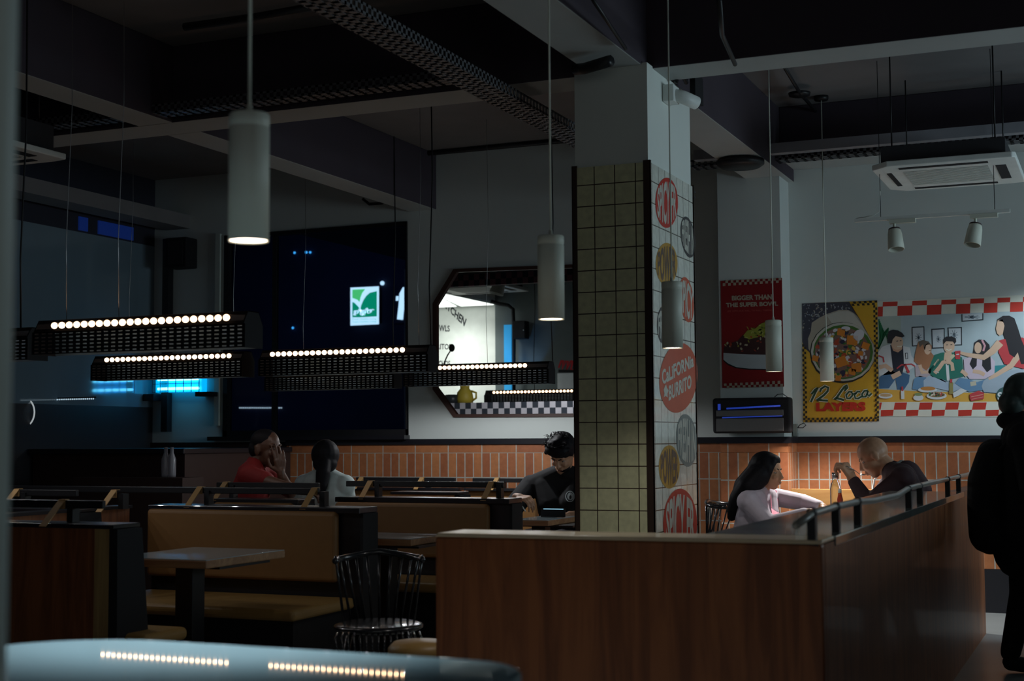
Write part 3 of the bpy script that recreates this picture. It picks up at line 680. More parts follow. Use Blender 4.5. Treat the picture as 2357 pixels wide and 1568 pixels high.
# man in green
pr.poly([(610, 1180), (605, 1080), (660, 1030), (760, 1040), (880, 1080), (940, 1150), (990, 1100), (1080, 1170), (960, 1215), (760, 1170)], jn2)
pr.poly([(700, 850), (740, 770), (830, 740), (960, 740), (1070, 800), (1080, 900), (1085, 1030), (950, 1060), (870, 1100), (720, 1030), (660, 980)], gn); pr.up()
pr.poly([(860, 740), (940, 740), (960, 800), (900, 900), (850, 820)], skp); pr.stroke([(890, 880), (905, 1080)], 34, wt); pr.up()
pr.ell((915, 665), 66, 86, skp); pr.up()
pr.poly([(845, 640), (845, 580), (880, 550), (950, 548), (995, 570), (1000, 610), (980, 640), (960, 610), (880, 605)], hr); pr.stroke([(880, 650), (900, 648)], 8, hr); pr.stroke([(930, 648), (952, 646)], 8, hr); pr.stroke([(880, 700), (910, 715), (945, 700)], 12, pw)
pr.stroke([(740, 990), (800, 920), (840, 860), (880, 850)], 48, skp); pr.stroke([(960, 960), (950, 880), (860, 810)], 44, skp); pr.stroke([(745, 965), (790, 985)], 12, wt); pr.stroke([(935, 810), (975, 770)], 36, C('burrito wrap', (.55, .55, .38)))
# woman with headband
pr.poly([(985, 1110), (1040, 1045), (1150, 1060), (1250, 1100), (1360, 1060), (1330, 1190), (1160, 1215), (1080, 1180)], jn3)
pr.poly([(1090, 820), (1200, 780), (1400, 770), (1465, 850), (1460, 1000), (1340, 1060), (1160, 1060), (1100, 980)], lil); pr.up()
pr.poly([(1215, 680), (1220, 620), (1270, 585), (1340, 590), (1400, 650), (1410, 760), (1420, 940), (1370, 980), (1310, 900), (1320, 760), (1250, 780), (1245, 900), (1200, 945), (1160, 880), (1200, 780)], hr); pr.up()
pr.ell((1262, 685), 44, 68, skp); pr.stroke([(1310, 590), (1345, 660), (1325, 725)], 24, C('headband', (.60, .32, .38)))
pr.stroke([(1060, 960), (1090, 980), (1130, 1020)], 46, skp); pr.stroke([(1200, 965), (1290, 980), (1340, 1010)], 46, skp); pr.stroke([(1170, 1120), (1240, 1110)], 52, C('ripped denim', (.50, .48, .38)))
pr.up()
# woman reaching from the right
pr.poly([(1305, 1150), (1330, 1080), (1480, 1000), (1640, 960), (1900, 930), (2100, 1000), (2100, 1230), (1500, 1230), (1330, 1215)], C('grey denim', (.34, .42, .50)))
pr.poly([(1510, 600), (1570, 580), (1800, 560), (1900, 640), (1940, 900), (1900, 960), (1580, 880), (1510, 740)], rd); pr.up()
pr.stroke([(1050, 745), (1150, 770), (1330, 800), (1440, 720), (1530, 620)], [34, 46, 66, 84, 96], skp); pr.stroke([(1740, 640), (1760, 760), (1660, 900), (1480, 1010), (1390, 1060)], [110, 80, 66, 50, 30], skp); pr.up()
pr.poly([(1500, 340), (1560, 300), (1640, 298), (1700, 330), (1740, 440), (1790, 600), (1860, 760), (1880, 880), (1780, 880), (1740, 740), (1700, 800), (1640, 760), (1600, 600), (1570, 520), (1560, 400)], hr); pr.up()
pr.poly([(1500, 350), (1560, 345), (1580, 420), (1560, 520), (1520, 540), (1490, 510), (1478, 450), (1488, 400)], skp); pr.poly([(1494, 345), (1560, 318), (1600, 360), (1590, 420), (1560, 370), (1510, 365)], hr)
pr.poly([(984, 725), (1052, 718), (1046, 822), (992, 820)], rd); pr.up(); pr.stroke([(1000, 765), (1036, 762)], 14, wt)
pr.stroke([(2300, 500), (2200, 900), (2100, 1200)], 200, C('cloth teal', (.10, .26, .28)))
# food on the table
for (x, y, a_, b_, c_) in ((150, 1262, 85, 34, wt), (655, 1190, 115, 32, wt), (765, 1262, 122, 44, wt), (545, 1285, 62, 36, wt)): pr.ell((x, y), a_, b_, c_)
pr.up()
for (x, y, a_, b_, c_) in ((150, 1254, 66, 20, C('food tan', (.50, .34, .18))), (660, 1175, 90, 24, C('food orange', (.50, .22, .06))), (765, 1250, 100, 30, C('food mix', (.28, .18, .09))), (545, 1245, 50, 18, C('food green', (.22, .28, .12)))): pr.ell((x, y), a_, b_, c_)
pr.up()
for i in range(30): pr.ell((765 + random.uniform(-85, 85), 1248 + random.uniform(-22, 20)), 12, 7, random.choice([rd, hr, pw, lf]), random.uniform(0, 3), 8)
pr.poly([(1165, 1240), (1270, 1200), (1335, 1225), (1330, 1300), (1180, 1325), (1160, 1280)], rd); pr.up(); pr.stroke([(1180, 1275), (1325, 1245)], 9, C('pale red', (.62, .28, .22))); pr.stroke([(1185, 1305), (1325, 1275)], 7, C('pale red', (.62, .28, .22)))
pr.stroke([(940, 1100), (940, 1240)], 46, C('bottle', (.30, .26, .10))); pr.stroke([(940, 1060), (940, 1110)], 26, rd); pr.stroke([(355, 1200), (358, 1300)], 40, wt); pr.stroke([(352, 1150), (354, 1205)], 22, rd)
pr.poly([(960, 1230), (1060, 1170), (1130, 1200), (1020, 1265), (970, 1285)], wt)
pr.ell((1590, 1255), 108, 100, C('badge', (.05, .12, .12))); pr.up(); pr.text('So', [(1495, 1225), (1610, 1190), (1610, 1300), (1500, 1315)], wt, .04)
pr.build('print', mr_)

# ------------------------------------------------------------------ cylinder pendants
def pendant(px, py, label, power, cable_r=.0035, ang=140):
    b = at(px, py, X=-1.85); r = .047; h = .30
    t = thing('pendant_lamp', label, 'pendant lamp', tuple(b), 'white cylinder pendants in a row')
    MB().lathe(b, [(r - .003, .012), (r - .003, .002), (r, 0), (r, h * .88), (r - .0015, h * .885), (r - .0015, h * .895), (r, h * .90), (r, h - .004), (r - .004, h), (.008, h), (.006, h + .02), (0, h + .02)], pend, 32).build('lamp_shade', t)
    MB().lathe(b, [(0, .004), (r - .003, .004), (r - .003, .012), (0, .012)], glow, 32).build('diffuser', t)
    MB().tube([b + V((0, 0, h + .015)), V((b.x, b.y, H - .02))], cable_r, pend if cable_r > .003 else blackm, 8).build('cable', t)
    MB().lathe((b.x, b.y, H), [(0, -.03), (.045, -.03), (.05, -.02), (.05, 0), (0, 0)], blackm, 20).build('ceiling_rose', t)
    spot('pendant_spot', (b.x, b.y, b.z - .01), (b.x, b.y, 0), power, (1, .96, .90), ang, .6, .03)
    return t
pendant(572, 556, 'nearest and largest white cylinder pendant, hanging at upper left', 85, .004, 96)
pendant(1269, 736, 'white cylinder pendant hanging just left of the tiled column', 10)
pendant(1548, 802, 'white cylinder pendant hanging in front of the column stickers', 7)
pendant(1782, 856, 'white cylinder pendant hanging in front of the dark red poster', 9)
pendant(1904, 878, 'smallest white cylinder pendant, hanging in front of the yellow poster', 98, ang=112)

# ------------------------------------------------------------------ LED trough lamps
bulb_me = None
def trough(px_left, px_right, Y, label, power, wires, zb=1.61, L=1.15, span=(.09, .91)):
    global bulb_me
    a = at(px_left, 860, Y=Y) if px_left is not None else None
    x0 = a.x if a else at(px_right, 860, Y=Y).x - L
    x1 = x0 + L; D = .15; y0 = Y - D / 2; y1 = Y + D / 2; h1 = .103; h2 = .16
    t = thing('linear_lamp', label, 'hanging lamp', (x0 + L / 2, Y, zb), 'black perforated trough lamps')
    prof = [(y0, 0), (y0, h1), (y0 + .035, h2), (y1 - .035, h2), (y1, h1), (y1, 0)]
    for xx in (x0, x1 - .006): MB().prism([(xx, y, zb + z) for y, z in prof], (.006, 0, 0), matte).build('end_cap', t)
    solid = .045
    hs = MB()
    hs.box((x0, y0 + .035, zb + h2 - .004), (x1, y1 - .035, zb + h2), blackm)
    # sloping cheeks, the front one with a slot for the bulbs
    def slope(ya, za, yb, zc): hs.hexa([(x0, ya, zb + za), (x1, ya, zb + za), (x1, yb, zb + zc), (x0, yb, zb + zc), (x0, ya, zb + za + .004), (x1, ya, zb + za + .004), (x1, yb, zb + zc + .004), (x0, yb, zb + zc + .004)], blackm)
    slope(y0, h1 - .004, y0 + .008, h1 + .010); slope(y0 + .027, h2 - .018, y0 + .035, h2 - .006); slope(y1 - .035, h2 - .004, y1, h1 - .004)
    hs.build('housing', t)
    MB().box((x0 + .004, y1 - .006, zb + .002), (x1 - .004, y1 - .002, zb + h1 + .01), mat('lamp reflector', (.10, .16, .21), .6)).build('reflector', t)
    gb = MB(); rows = 6; cols = 29
    for yy in (y0,):
        for r in range(rows + 1): z = zb + r * (h1 / rows); hh = .0054; gb.box((x0, yy, max(zb, z - hh)), (x1, yy + .003, min(zb + h1, z + hh)), blackm)
        for c in range(cols + 1): x = x0 + c * L / cols; gb.box((x - .0082, yy + .0005, zb), (x + .0082, yy + .0025, zb + h1), blackm)
    gb.build('grille', t)
    if bulb_me is None:
        bb = MB().ball((0, 0, 0), (.0165, .012, .0150), ledm, None, 12, 8); o = bb.build('bulb'); bulb_me = o.data; bpy.data.objects.remove(o)
    n = 23
    for i in range(n):
        o = bpy.data.objects.new('bulb', bulb_me); COL.objects.link(o); o.parent = t
        o.location = (-L / 2 + L * (span[0] + (span[1] - span[0]) * i / (n - 1)), -D / 2 + .022, h1 + .030)
    for (wx, wy, kind) in wires:
        p = at(wx, wy, Y=Y); 
        pts = [V((p.x, Y, zb + h2)), V((p.x - .01, Y, zb + h2 + .35)), V((p.x + .012, Y, zb + h2 + 1.0)), V((p.x, Y, H))]
        MB().tube(pts, .0045 if kind else .0016, blackm if kind else steel, 6).build('cable' if kind else 'suspension_wire', t)
    for i in range(4):
        xx = x0 + L * (.14 + .24 * i)
        spot('trough_spot', (xx, Y, zb - .004), (xx, Y, 0), power * .55, (.94, .97, 1), 174, .25, .012)
        l = bpy.data.lights.new('trough_inner', 'POINT'); l.energy = .05; l.color = (.72, .88, 1); l.shadow_soft_size = .01
        o = bpy.data.objects.new('trough_inner', l); COL.objects.link(o); o.location = (xx, Y - .045, zb + h1 + .01)
    return t
trough(101, None, 5.225, 'nearest black trough lamp with bright bulbs, upper left of the booths', 1.1, [(275, 640, 0), (155, 640, 0)], zb=1.615)
trough(None, 85, 5.445, 'black trough lamp cut off by the left edge, only its end visible', 4.5, [(50, 640, 1)], span=(.02, .74))
trough(228, None, 7.48, 'black trough lamp just below and behind the nearest one', .6, [(300, 700, 0), (540, 700, 0)])
trough(612, None, 7.48, 'black trough lamp hanging across the dark window', 1.1, [(992, 760, 1), (965, 760, 0)], span=(.07, .85))
trough(940, None, 9.46, 'black trough lamp hanging in front of the octagonal opening', 15.0, [(1272, 800, 1), (1122, 800, 0)], span=(.12, .84))
trough(622, None, 9.70, 'black trough lamp half hidden behind the window one', .7, [(907, 800, 1), (700, 800, 0)])
# one more of them inside the kitchen space
trough(1121, None, 15.9, 'farthest black trough lamp, seen through the octagonal opening', 1.0, [(1230, 800, 1)], zb=at(1200, 928, Y=15.9).z, span=(.1, .98))

# ------------------------------------------------------------------ cable trays, pipes, ceiling things
def tray(a, b, wdt, hgt, name, label, axis):
    t = thing(name, label, 'cable tray', a)
    a = V(a); b = V(b); L = (b - a).length; d = (b - a) / L; s = V((0, 0, 1)).cross(d) * wdt / 2
    m = MB()
    for sg_ in (-1, 1):
        p = a + s * sg_; q = b + s * sg_
        for z in (0, hgt - .012): m.bar(p + V((0, 0, z + .006)), q + V((0, 0, z + .006)), .004, .012, traym)
        nn = int(L / .045)
        for i in range(nn): c = p + d * (i + .5) * .045; m.bar(c, c + V((0, 0, hgt)), .004, .018, traym, up=tuple(d))
    m.build('side_rail', t)
    m = MB(); nn = int(L / .06)
    for z_ in (-.35, 0, .35): m.bar(a + s * 2 * z_, b + s * 2 * z_, .035, .003, traym)
    for i in range(nn): c = a + d * (i + .5) * .06; m.bar(c - s, c + s, .026, .003, traym)
    m.build('tray_bottom', t)
    return t
tx = at(800, 40, Z=2.99).x
tray((tx, -.5, 2.99), (tx, WY - .3, 2.99), .17, .05, 'cable_tray', 'long perforated cable tray running away from above towards the column', 'Y')
tray((-7.3, 6.76, 3.125), (tx - .2, 6.76, 3.125), .12, .05, 'cable_tray', 'perforated cable tray along the face of the ceiling beam, left of the column', 'X')
ty_ = at(1990, 356, Y=9.9).z
tray((at(1595, 385, Y=9.9).x, 9.9, ty_), (.6, 9.9, ty_), .14, .05, 'cable_tray', 'perforated cable tray over the posters on the right', 'X')
def pipe(pts, r, label, name='conduit', cat='conduit', m=None):
    o = MB().tube(pts, r, m or blackm, 8).build(name); return tag(o, label, cat)
z_ = at(1990, 326, Y=9.7).z
tag(MB().box((at(1600, 380, Y=9.7).x, 9.66, z_ - .035), (.6, 9.74, z_ + .035), mat('trunking', (.30, .30, .33), .6)).build('cable_trunking'), 'pale square cable trunking above the cable tray on the right', 'trunking')
pipe([at(1795, 137, Z=3.52), at(1840, 212, Z=3.52), at(1925, 312, Z=3.52), at(1985, 355, Z=3.52)], .012, 'dark conduit running diagonally across the slab, upper right')
pipe([at(1655, 0, Z=3.06), at(1662, 80, Z=3.08), at(1692, 148, Z=3.08)], .012, 'short dark conduit crossing the beam above the column')
o = MB().lathe(at(1840, 214, Z=3.53), [(0, -.02), (.07, -.02), (.075, 0), (0, 0)], blackm, 16).build('junction_box'); tag(o, 'round dark junction box on the diagonal ceiling conduit', 'junction box')
pipe([at(925, 358, Y=10.3), at(1000, 352, Y=10.3), at(1318, 322, Y=10.3)], .02, 'black pipe along the top of the back wall')
pipe([at(1365, 0, Z=3.09), at(1440, 112, Z=3.09)], .009, 'thin dark cable under the beam that meets the column')
pipe([at(1325, 160, Z=3.07), at(1345, 158, Z=3.06), at(1405, 140, Z=3.06)], .03, 'short thick black pipe bracket at the column head')
pipe([at(425, 62, Z=3.4), at(585, 40, Z=3.4), at(740, 12, Z=3.4)], .022, 'dark pipe under the slab at the top left')
pipe([at(1140, 190, Z=3.562), at(1240, 265, Z=3.562), at(1318, 305, Z=3.562)], .012, 'pair of thin dark pipes beside the long cable tray')
pipe([at(835, 458, Y=10.2), at(850, 470, Y=10.2), at(880, 468, Y=10.2), at(903, 450, Y=10.2), at(905, 400, Y=10.2), at(905, 380, Y=10.2)], .012, 'black cable looping below the end of the left beam', 'cable_loop', 'cable')
o = thing('security_camera', 'white security camera fixed where the left beam meets the back wall', 'camera', tuple(at(905, 372, Y=10.3)))
p = at(905, 365, Y=10.3); MB().box(p + V((-.06, -.03, -.02)), p + V((.06, .05, .06)), wht).build('bracket', o, .005)
MB().lathe(p + V((0, -.02, -.07)), [(0, 0), (.035, .005), (.045, .03), (.045, .06), (0, .07)], wht, 16).build('housing', o)
o = thing('security_camera', 'white security camera with black hood on the right side of the column head', 'camera', tuple(at(1570, 225, X=CX1 + .05)))
p = at(1565, 222, X=CX1 + .07)
MB().box(p + V((-.08, -.05, -.03)), p + V((-.02, .06, .06)), wht).build('bracket', o, .005)
MB().tube([p + V((-.05, .0, .02)), p + V((.01, .02, .0)), p + V((.06, .10, -.02))], [.03, .035, .035], wht, 14).build('housing', o)
MB().lathe(p + V((.062, .103, -.02)), [(0, 0), (.03, 0), (.03, .006), (0, .006)], matte, 14, (.5, .8, -.15)).build('lens', o)
p = at(1592, 205, X=CX1 + .08); MB().box(p + V((-.01, .0, -.06)), p + V((.02, .16, .09)), matte).build('hood', o)
p = at(1555, 190, X=CX1 + .03)
pipe([p, p + V((.02, .03, .06)), p + V((.03, .1, .02)), p + V((0, .16, .10))], .012, 'black cables bunched beside the column head', 'cable_bundle', 'cables')
o = MB().lathe(at(1705, 386, Z=3.05), [(0, 0), (.13, 0), (.16, .02), (.16, .05), (0, .05)], blackm, 20).build('ceiling_speaker'); tag(o, 'round black ceiling speaker under the cable tray, above the red poster', 'speaker')
for (px, w_, h_, lb) in ((1808, .14, .18, 'pale rounded box behind the cable trunking, leftmost of the clutter'), (1856, .12, .09, 'small pale box in the clutter above the trunking'), (1960, .26, .07, 'long pale box in the clutter above the trunking, rightmost')):
    p = at(px, 335 if px < 1900 else 322, Y=10.1); o = MB().box(p + V((-w_ / 2, 0, -.06)), p + V((w_ / 2, .35, -.06 + h_)), mat('dusty box', (.30, .30, .27), .8)).build('junction_box', None, .02); tag(o, lb, 'junction box')

def cassette(x0, x1, y0, y1, z, ztop, label):
    t = thing('ceiling_air_conditioner', label, 'air conditioner', ((x0 + x1) / 2, (y0 + y1) / 2, z))
    cx, cy = (x0 + x1) / 2, (y0 + y1) / 2; hx, hy = (x1 - x0) / 2, (y1 - y0) / 2
    k = .10
    oct_ = [(-hx + k, -hy), (hx - .02, -hy), (hx, -hy + .02), (hx, hy - .02), (hx - k, hy), (-hx + k, hy), (-hx, hy - k), (-hx, -hy + k)]
    MB().prism([(cx + a, cy + b, z) for a, b in oct_], (0, 0, .035), wht).build('cover_panel', t, .006); cpan = [x for x in t.children][-1]
    MB().box((x0 + .06, y0 + .06, z + .035), (x1 - .06, y1 - .06, ztop), mat('dark case', (.03, .03, .035), .7)).build('case', t)
    g = MB(); 
    for i in range(14): yy = cy - .24 + i * .48 / 13; g.box((cx - .25, yy - .006, z - .004), (cx + .25, yy + .006, z), wht)
    g.box((cx - .25, cy - .25, z - .002), (cx + .25, cy + .25, z + .001), mat('intake', (.30, .31, .27), .7)); g.build('intake_grille', cpan)
    for (a, b, c, d) in ((-.26, -hy + .07, .26, -hy + .12), (-.26, hy - .12, .26, hy - .07), (-hx + .07, -.24, -hx + .10, .24), (hx - .13, -.24, hx - .07, .24)):
        MB().box((cx + a, cy + b, z - .003), (cx + c, cy + d, z + .002), matte).build('air_outlet', cpan)
    for xx in (x0 + .12, x1 - .12):
        for yy in (y0 + .12, y1 - .12): MB().tube([(xx, yy, ztop - .01), (xx, yy, H)], .005, blackm, 6).build('hanger_rod', t)
    return t
cassette(-1.375, -.53, 8.77, 9.70, 2.855, 2.99, 'white ceiling air conditioner hanging over the mural at upper right')
cassette(-6.46, -5.61, 5.68, 6.53, 2.855, 3.05, 'white ceiling air conditioner cut off by the left edge')
p = S(1100, 665, 14.6); cassette(p.x - .42, p.x + .55, 13.9, 14.8, S(1130, 664, 14.3).z, 3.1, 'white air conditioner under the kitchen ceiling, seen through the opening')

# track with spotlights
TY = 9.0
p0 = at(1967, 502, Y=TY); p1 = at(2325, 491, Y=TY)
t = thing('track_light', 'white ceiling track with two spotlights, hanging below the air conditioner', 'track light', tuple((p0 + p1) / 2))
trz = (p0.z + p1.z) / 2; p0.z = p1.z = trz
MB().bar(p0, p1, .03, .022, wht).build('track', t)
for px in (2027, 2290): q = at(px, 495, Y=TY); MB().tube([V((q.x, TY, trz)), V((q.x, TY, H))], .0022, blackm, 6).build('suspension_wire', t)
MB().tube([V((p0.x + .01, TY, trz + .012)), at(2010, 496, Y=TY), at(2024, 488, Y=TY), at(2026, 440, Y=TY)], .003, wht, 6).build('feed_cable', t)
for px, tilt in ((2058, .05), (2245, -.08)):
    q = at(px, 500, Y=TY); h = MB().box((q.x - .03, TY - .02, trz - .035), (q.x + .13, TY + .02, trz - .010), pend).build('adapter', t)
    MB().tube([(q.x, TY, trz - .03), (q.x, TY, trz - .08)], .009, pend, 8).build('stem', h)
    ax = V((tilt * 2, -.25, -1)).normalized()
    MB().lathe(V((q.x, TY, trz - .075)), [(0, 0), (.036, 0), (.04, .01), (.044, .03), (.050, .13), (.046, .132), (.038, .05), (0, .05)], pend, 20, ax).build('spot_head', h)
    MB().lathe(V((q.x, TY, trz - .072)), [(0, -.004), (.036, -.004), (.038, .004), (0, .004)], mat('spot back', (.06, .04, .04), .5), 20, ax).build('heat_sink', h)
o = thing('spotlight', 'grey spotlight head hanging inside the octagonal opening', 'spotlight', tuple(S(1152, 650, 13.4)))
q = S(1152, 645, 13.4); MB().lathe(q, [(0, 0), (.05, 0), (.06, .03), (.075, .15), (.07, .15), (0, .05)], pend, 20, (-.25, -.2, -1)).build('spot_head', o)
MB().tube([q, V((q.x, q.y, H))], .012, pend, 8).build('stem', o)

# speaker and insect killers
o = thing('wall_speaker', 'black speaker high on the back wall left of the window', 'speaker', tuple(at(420, 620, Y=WY)))
p = at(396, 620, Y=WY - .1); q = at(444, 548, Y=WY - .1)
MB().box((p.x, WY - .2, p.z), (q.x, WY - .03, q.z), matte).build('cabinet', o, .01); MB().box((p.x + .03, WY - .205, p.z + .03), (q.x - .03, WY - .2, q.z - .03), mat('speaker cloth', (.02, .02, .022), .9)).build('speaker_grille', o)
MB().box((p.x + .05, WY - .04, p.z + .05), (q.x - .05, WY, q.z - .05), blackm).build('bracket', o)
o = thing('insect_killer', 'glowing blue insect killer on the back wall left of the window', 'insect killer', tuple(at(413, 905, Y=WY)))
p = at(360, 905, Y=WY - .08); q = at(467, 862, Y=WY - .08)
MB().box((p.x, WY - .09, p.z), (q.x, WY - .02, q.z), uv2).build('backplate', o)
for zz in (.22, .75): MB().tube([(p.x + .04, WY - .11, p.z + (q.z - p.z) * zz), (q.x - .02, WY - .11, p.z + (q.z - p.z) * zz)], .012, uv1, 10).build('blue_tube', o)
g = MB()
for i in range(7): x = p.x + (q.x - p.x) * i / 6; g.bar((x, WY - .135, p.z), (x, WY - .135, q.z), .005, .005, blackm)
for zz in (0, .5, 1): g.bar((p.x, WY - .135, p.z + (q.z - p.z) * zz), (q.x, WY - .135, p.z + (q.z - p.z) * zz), .004, .004, blackm)
g.build('guard', o)
MB().box((p.x - .04, WY - .15, q.z), (q.x + .02, WY, q.z + .03), blackm).build('hood', o); MB().box((p.x - .09, WY - .15, p.z - .07), (p.x + .02, WY, p.z - .01), blackm).build('bracket', o); MB().box((q.x - .03, WY - .15, p.z - .04), (q.x + .12, WY, p.z), blackm).build('bracket', o)
o = thing('insect_killer', 'dark insect killer with rounded black case and dim blue glow on the pilaster', 'insect killer', tuple(at(1728, 995, Y=PY)))
p = at(1640, 998, Y=PY - .12); q = at(1820, 914, Y=PY - .12)
MB().box((p.x, PY - .12, p.z), (q.x, PY - .04, q.z), matte).build('case', o, .02, 3)
MB().box((p.x + .14, PY - .05, p.z + .02), (q.x - .12, PY, q.z - .04), blackm).build('bracket', o)
X = lambda px: at(px, 950, Y=PY - .13).x
Zp = lambda py: at(1730, py, Y=PY - .13).z
gpl = mat('grey louvre', (.11, .11, .11), .6)
MB().box((X(1648), PY - .135, Zp(993)), (X(1803), PY - .12, Zp(963)), gpl).build('louvre', o, .004); MB().box((X(1648), PY - .130, Zp(958)), (X(1803), PY - .12, Zp(944)), gpl).build('louvre', o, .004)
MB().tube([(X(1672), PY - .125, Zp(940)), (X(1796), PY - .125, Zp(935))], .006, uvd, 8).build('blue_tube', o); MB().tube([(X(1662), PY - .125, Zp(961)), (X(1800), PY - .125, Zp(958))], .004, uvd, 8).build('blue_tube', o)
MB().box((X(1652), PY - .128, Zp(943)), (X(1658), PY - .12, Zp(929)), uvd).build('indicator', o)
MB().tube([at(1783, 914, Y=PY - .08), at(1790, 908, Y=PY - .08), at(1802, 907, Y=PY - .08), at(1812, 914, Y=PY - .05)], .003, blackm, 6).build('cable', o)
o = thing('bracket_with_cable', 'small grey wall bracket with a cable loop right of the insect killer', 'bracket', tuple(at(1832, 1000, Y=WY)))
p = at(1832, 995, Y=WY - .02); MB().box(p + V((-.015, -.03, -.03)), p + V((.012, .015, .06)), mat('grey bracket', (.2, .22, .2), .6)).build('plate', o)
MB().tube([at(1836, 985, Y=WY - .05), at(1848, 985, Y=WY - .05), at(1855, 979, Y=WY - .05), at(1850, 974, Y=WY - .05), at(1840, 979, Y=WY - .05), at(1836, 985, Y=WY - .05)], .0035, blackm, 6).build('cable', o)
MB().box(at(1808, 1006, Y=WY - .03), at(1838, 997, Y=WY), mat('grey bracket', (.2, .22, .2), .6)).build('base', o)

# pale post close to the camera at the left edge
p = at(19, 400, d=1.6)
o = MB().tube([V((p.x - .03, p.y, 0)), V((p.x - .03, p.y, H))], .03, mat('post enamel', (.60, .68, .63), .45), 24).build('post'); tag(o, 'pale round post close to the camera at the left edge', 'post')

# ------------------------------------------------------------------ booths
def bench_rail(t, x0, x1, y, z, straps, hgt=.075, axis=None):
    """black bar standing on a bench top, with leather straps"""
    tb_ = MB().bar((x0, y, z + hgt), (x1, y, z + hgt), .022, .034, blackm).build('top_bar', t, .004)
    for s in straps:
        MB().bar((s + .05, y, z - .002), (s + .05, y, z + hgt), .045, .03, blackm).build('rail_post', tb_)
        m = MB(); m.bar((s, y - .13, z - .012), (s, y - .01, z + hgt + .019), .035, .004, strapm, up=(0, -.6, .8)); m.bar((s, y - .013, z + hgt + .019), (s, y + .014, z + hgt + .019), .035, .003, strapm); m.bar((s, y - .013, z + hgt - .02), (s, y - .013, z + hgt + .019), .035, .003, strapm, up=(0, 1, 0))
        m.build('strap', tb_)
def bench_north(x0, x1, y, label, straps, group, seat=.60, pad_l=0, pad_r=.12, padz=(.50, .855), top=.875, rail=True, raily=.10, railx=None):
    """bench whose padded back faces the camera"""
    t = thing('booth_bench', label, 'bench', ((x0 + x1) / 2, y, 0), group)
    MB().box((x0, y + .02, 0), (x1, y + .10, top - .02), woodp).build('back_board', t)
    MB().box((x0, y + .0, 0), (x1, y + .02, top - .025), black).build('back_frame', t)
    MB().box((x0 - .005, y - .03, top - .03), (x1 + .005, y + .16, top), black).build('ledge', t, .004)
    MB().box((x1 - .004, y - .004, 0), (x1 + .012, y + .15, top - .03), matte).build('end_panel', t)
    MB().box((x0 + pad_l, y - .05, padz[0]), (x1 - pad_r, y + .0, padz[1]), tanb).build('back_cushion', t, .022, 4)
    MB().box((x0 + .01, y - seat, .375), (x1 - .02, y - .02, .43), tan).build('seat_cushion', t, .022, 4)
    MB().box((x0 + .03, y - seat + .06, .0), (x1 - .06, y, .375), matte).build('bench_base', t)
    if rail: bench_rail(t, railx[0] if railx else x0, railx[1] if railx else x1, y + raily, top, straps)
    return t
def bench_south(x0, x1, y, label, straps, group, seat=.34, top=.875, raily=.12, edge=True, railx=None):
    """bench whose wooden back faces the camera"""
    t = thing('booth_bench', label, 'bench', ((x0 + x1) / 2, y, 0), group)
    MB().box((x0, y, 0), (x1 - (.075 if edge else 0), y + .05, top - .018), woodp).build('back_board', t)
    if edge: MB().box((x1 - .075, y, 0), (x1, y + .05, top - .018), woody).build('edge_board', t)
    MB().box((x0, y - .012, top - .018), (x1 + .03, y + .16, top), black).build('ledge', t, .003)
    MB().hexa([(x1, y + .0, 0), (x1 + .05, y + .0, 0), (x1 + .05, y + .24, 0), (x1, y + .24, 0), (x1, y + .0, top - .02), (x1 + .04, y, top - .02), (x1 + .04, y + .16, top - .02), (x1, y + .16, top - .02)], matte).build('end_panel', t)
    MB().box((x0, y + .05, .5), (x1 - .02, y + .10, .85), tanb).build('back_cushion', t, .02, 3)
    MB().box((x0, y + .05, .375), (x1 + .15, y + seat, .43), tan).build('seat_cushion', t, .024, 4)
    MB().box((x0, y + .05, 0), (x1 + .10, y + seat - .06, .375), matte).build('bench_base', t)
    if straps: bench_rail(t, railx[0] if railx else x0, railx[1] if railx else x1, y + raily, top, straps)
    return t
def table(x0, x1, y0, y1, z, label, group=None, th=.038, ped=None):
    t = thing('dining_table', label, 'table', ((x0 + x1) / 2, (y0 + y1) / 2, 0), group)
    MB().box((x0, y0, z - th), (x1, y1, z - .002), tabedge).build('edge_band', t, .006)
    MB().box((x0 + .003, y0 + .003, z - .004), (x1 - .003, y1 - .003, z), tabtop).build('tabletop', t, .001)
    px = ped if ped is not None else (x0 + x1) / 2; cy = (y0 + y1) / 2
    MB().box((px - .30, cy - .2, z - th - .012), (px + .30, cy + .2, z - th), blackm).build('support_plate', t)
    MB().box((px - .048, cy - .048, .02), (px + .048, cy + .048, z - th - .012), blackm).build('pedestal', t, .004)
    MB().box((px - .24, cy - .24, 0), (px + .24, cy + .24, .02), blackm).build('base_plate', t, .004)
    return t
GB = 'tan padded booth benches'
xs_ = lambda px, Y: at(px, 1150, Y=Y).x
# booth nearest on the left
b1 = bench_south(-6.3, at(252, 1207, Y=4.72).x, 4.72, 'near bench at the left, wooden back towards the camera', [xs_(140, 4.8)], GB, raily=.10, railx=(-6.3, at(240, 1180, Y=4.82).x))
table(at(250, 1284, Y=5.16).x, at(475, 1290, Y=5.16).x, 5.16, 5.79, .70, 'table between the two left benches, blue reflection on its top', 'booth tables', ped=at(436, 1350, Y=5.47).x)
b2 = bench_north(at(350, 1170, Y=6.3).x, at(832, 1170, Y=6.3).x, 6.3, 'tan padded bench behind the left table, with straps on its top bar', [xs_(450, 6.35), xs_(715, 6.35)], GB, railx=(-5.9, at(735, 1138, Y=6.4).x))
o = thing('booth_divider', 'red brown wooden divider board between the two left benches', 'divider', (-4.9, 5.5, 0))
MB().box((-4.92, 5.1, 0), (-4.88, 6.2, .86), woodp).build('board', o); MB().box((-4.98, 5.1, .86), (-4.86, 6.2, .875), black).build('ledge', o)
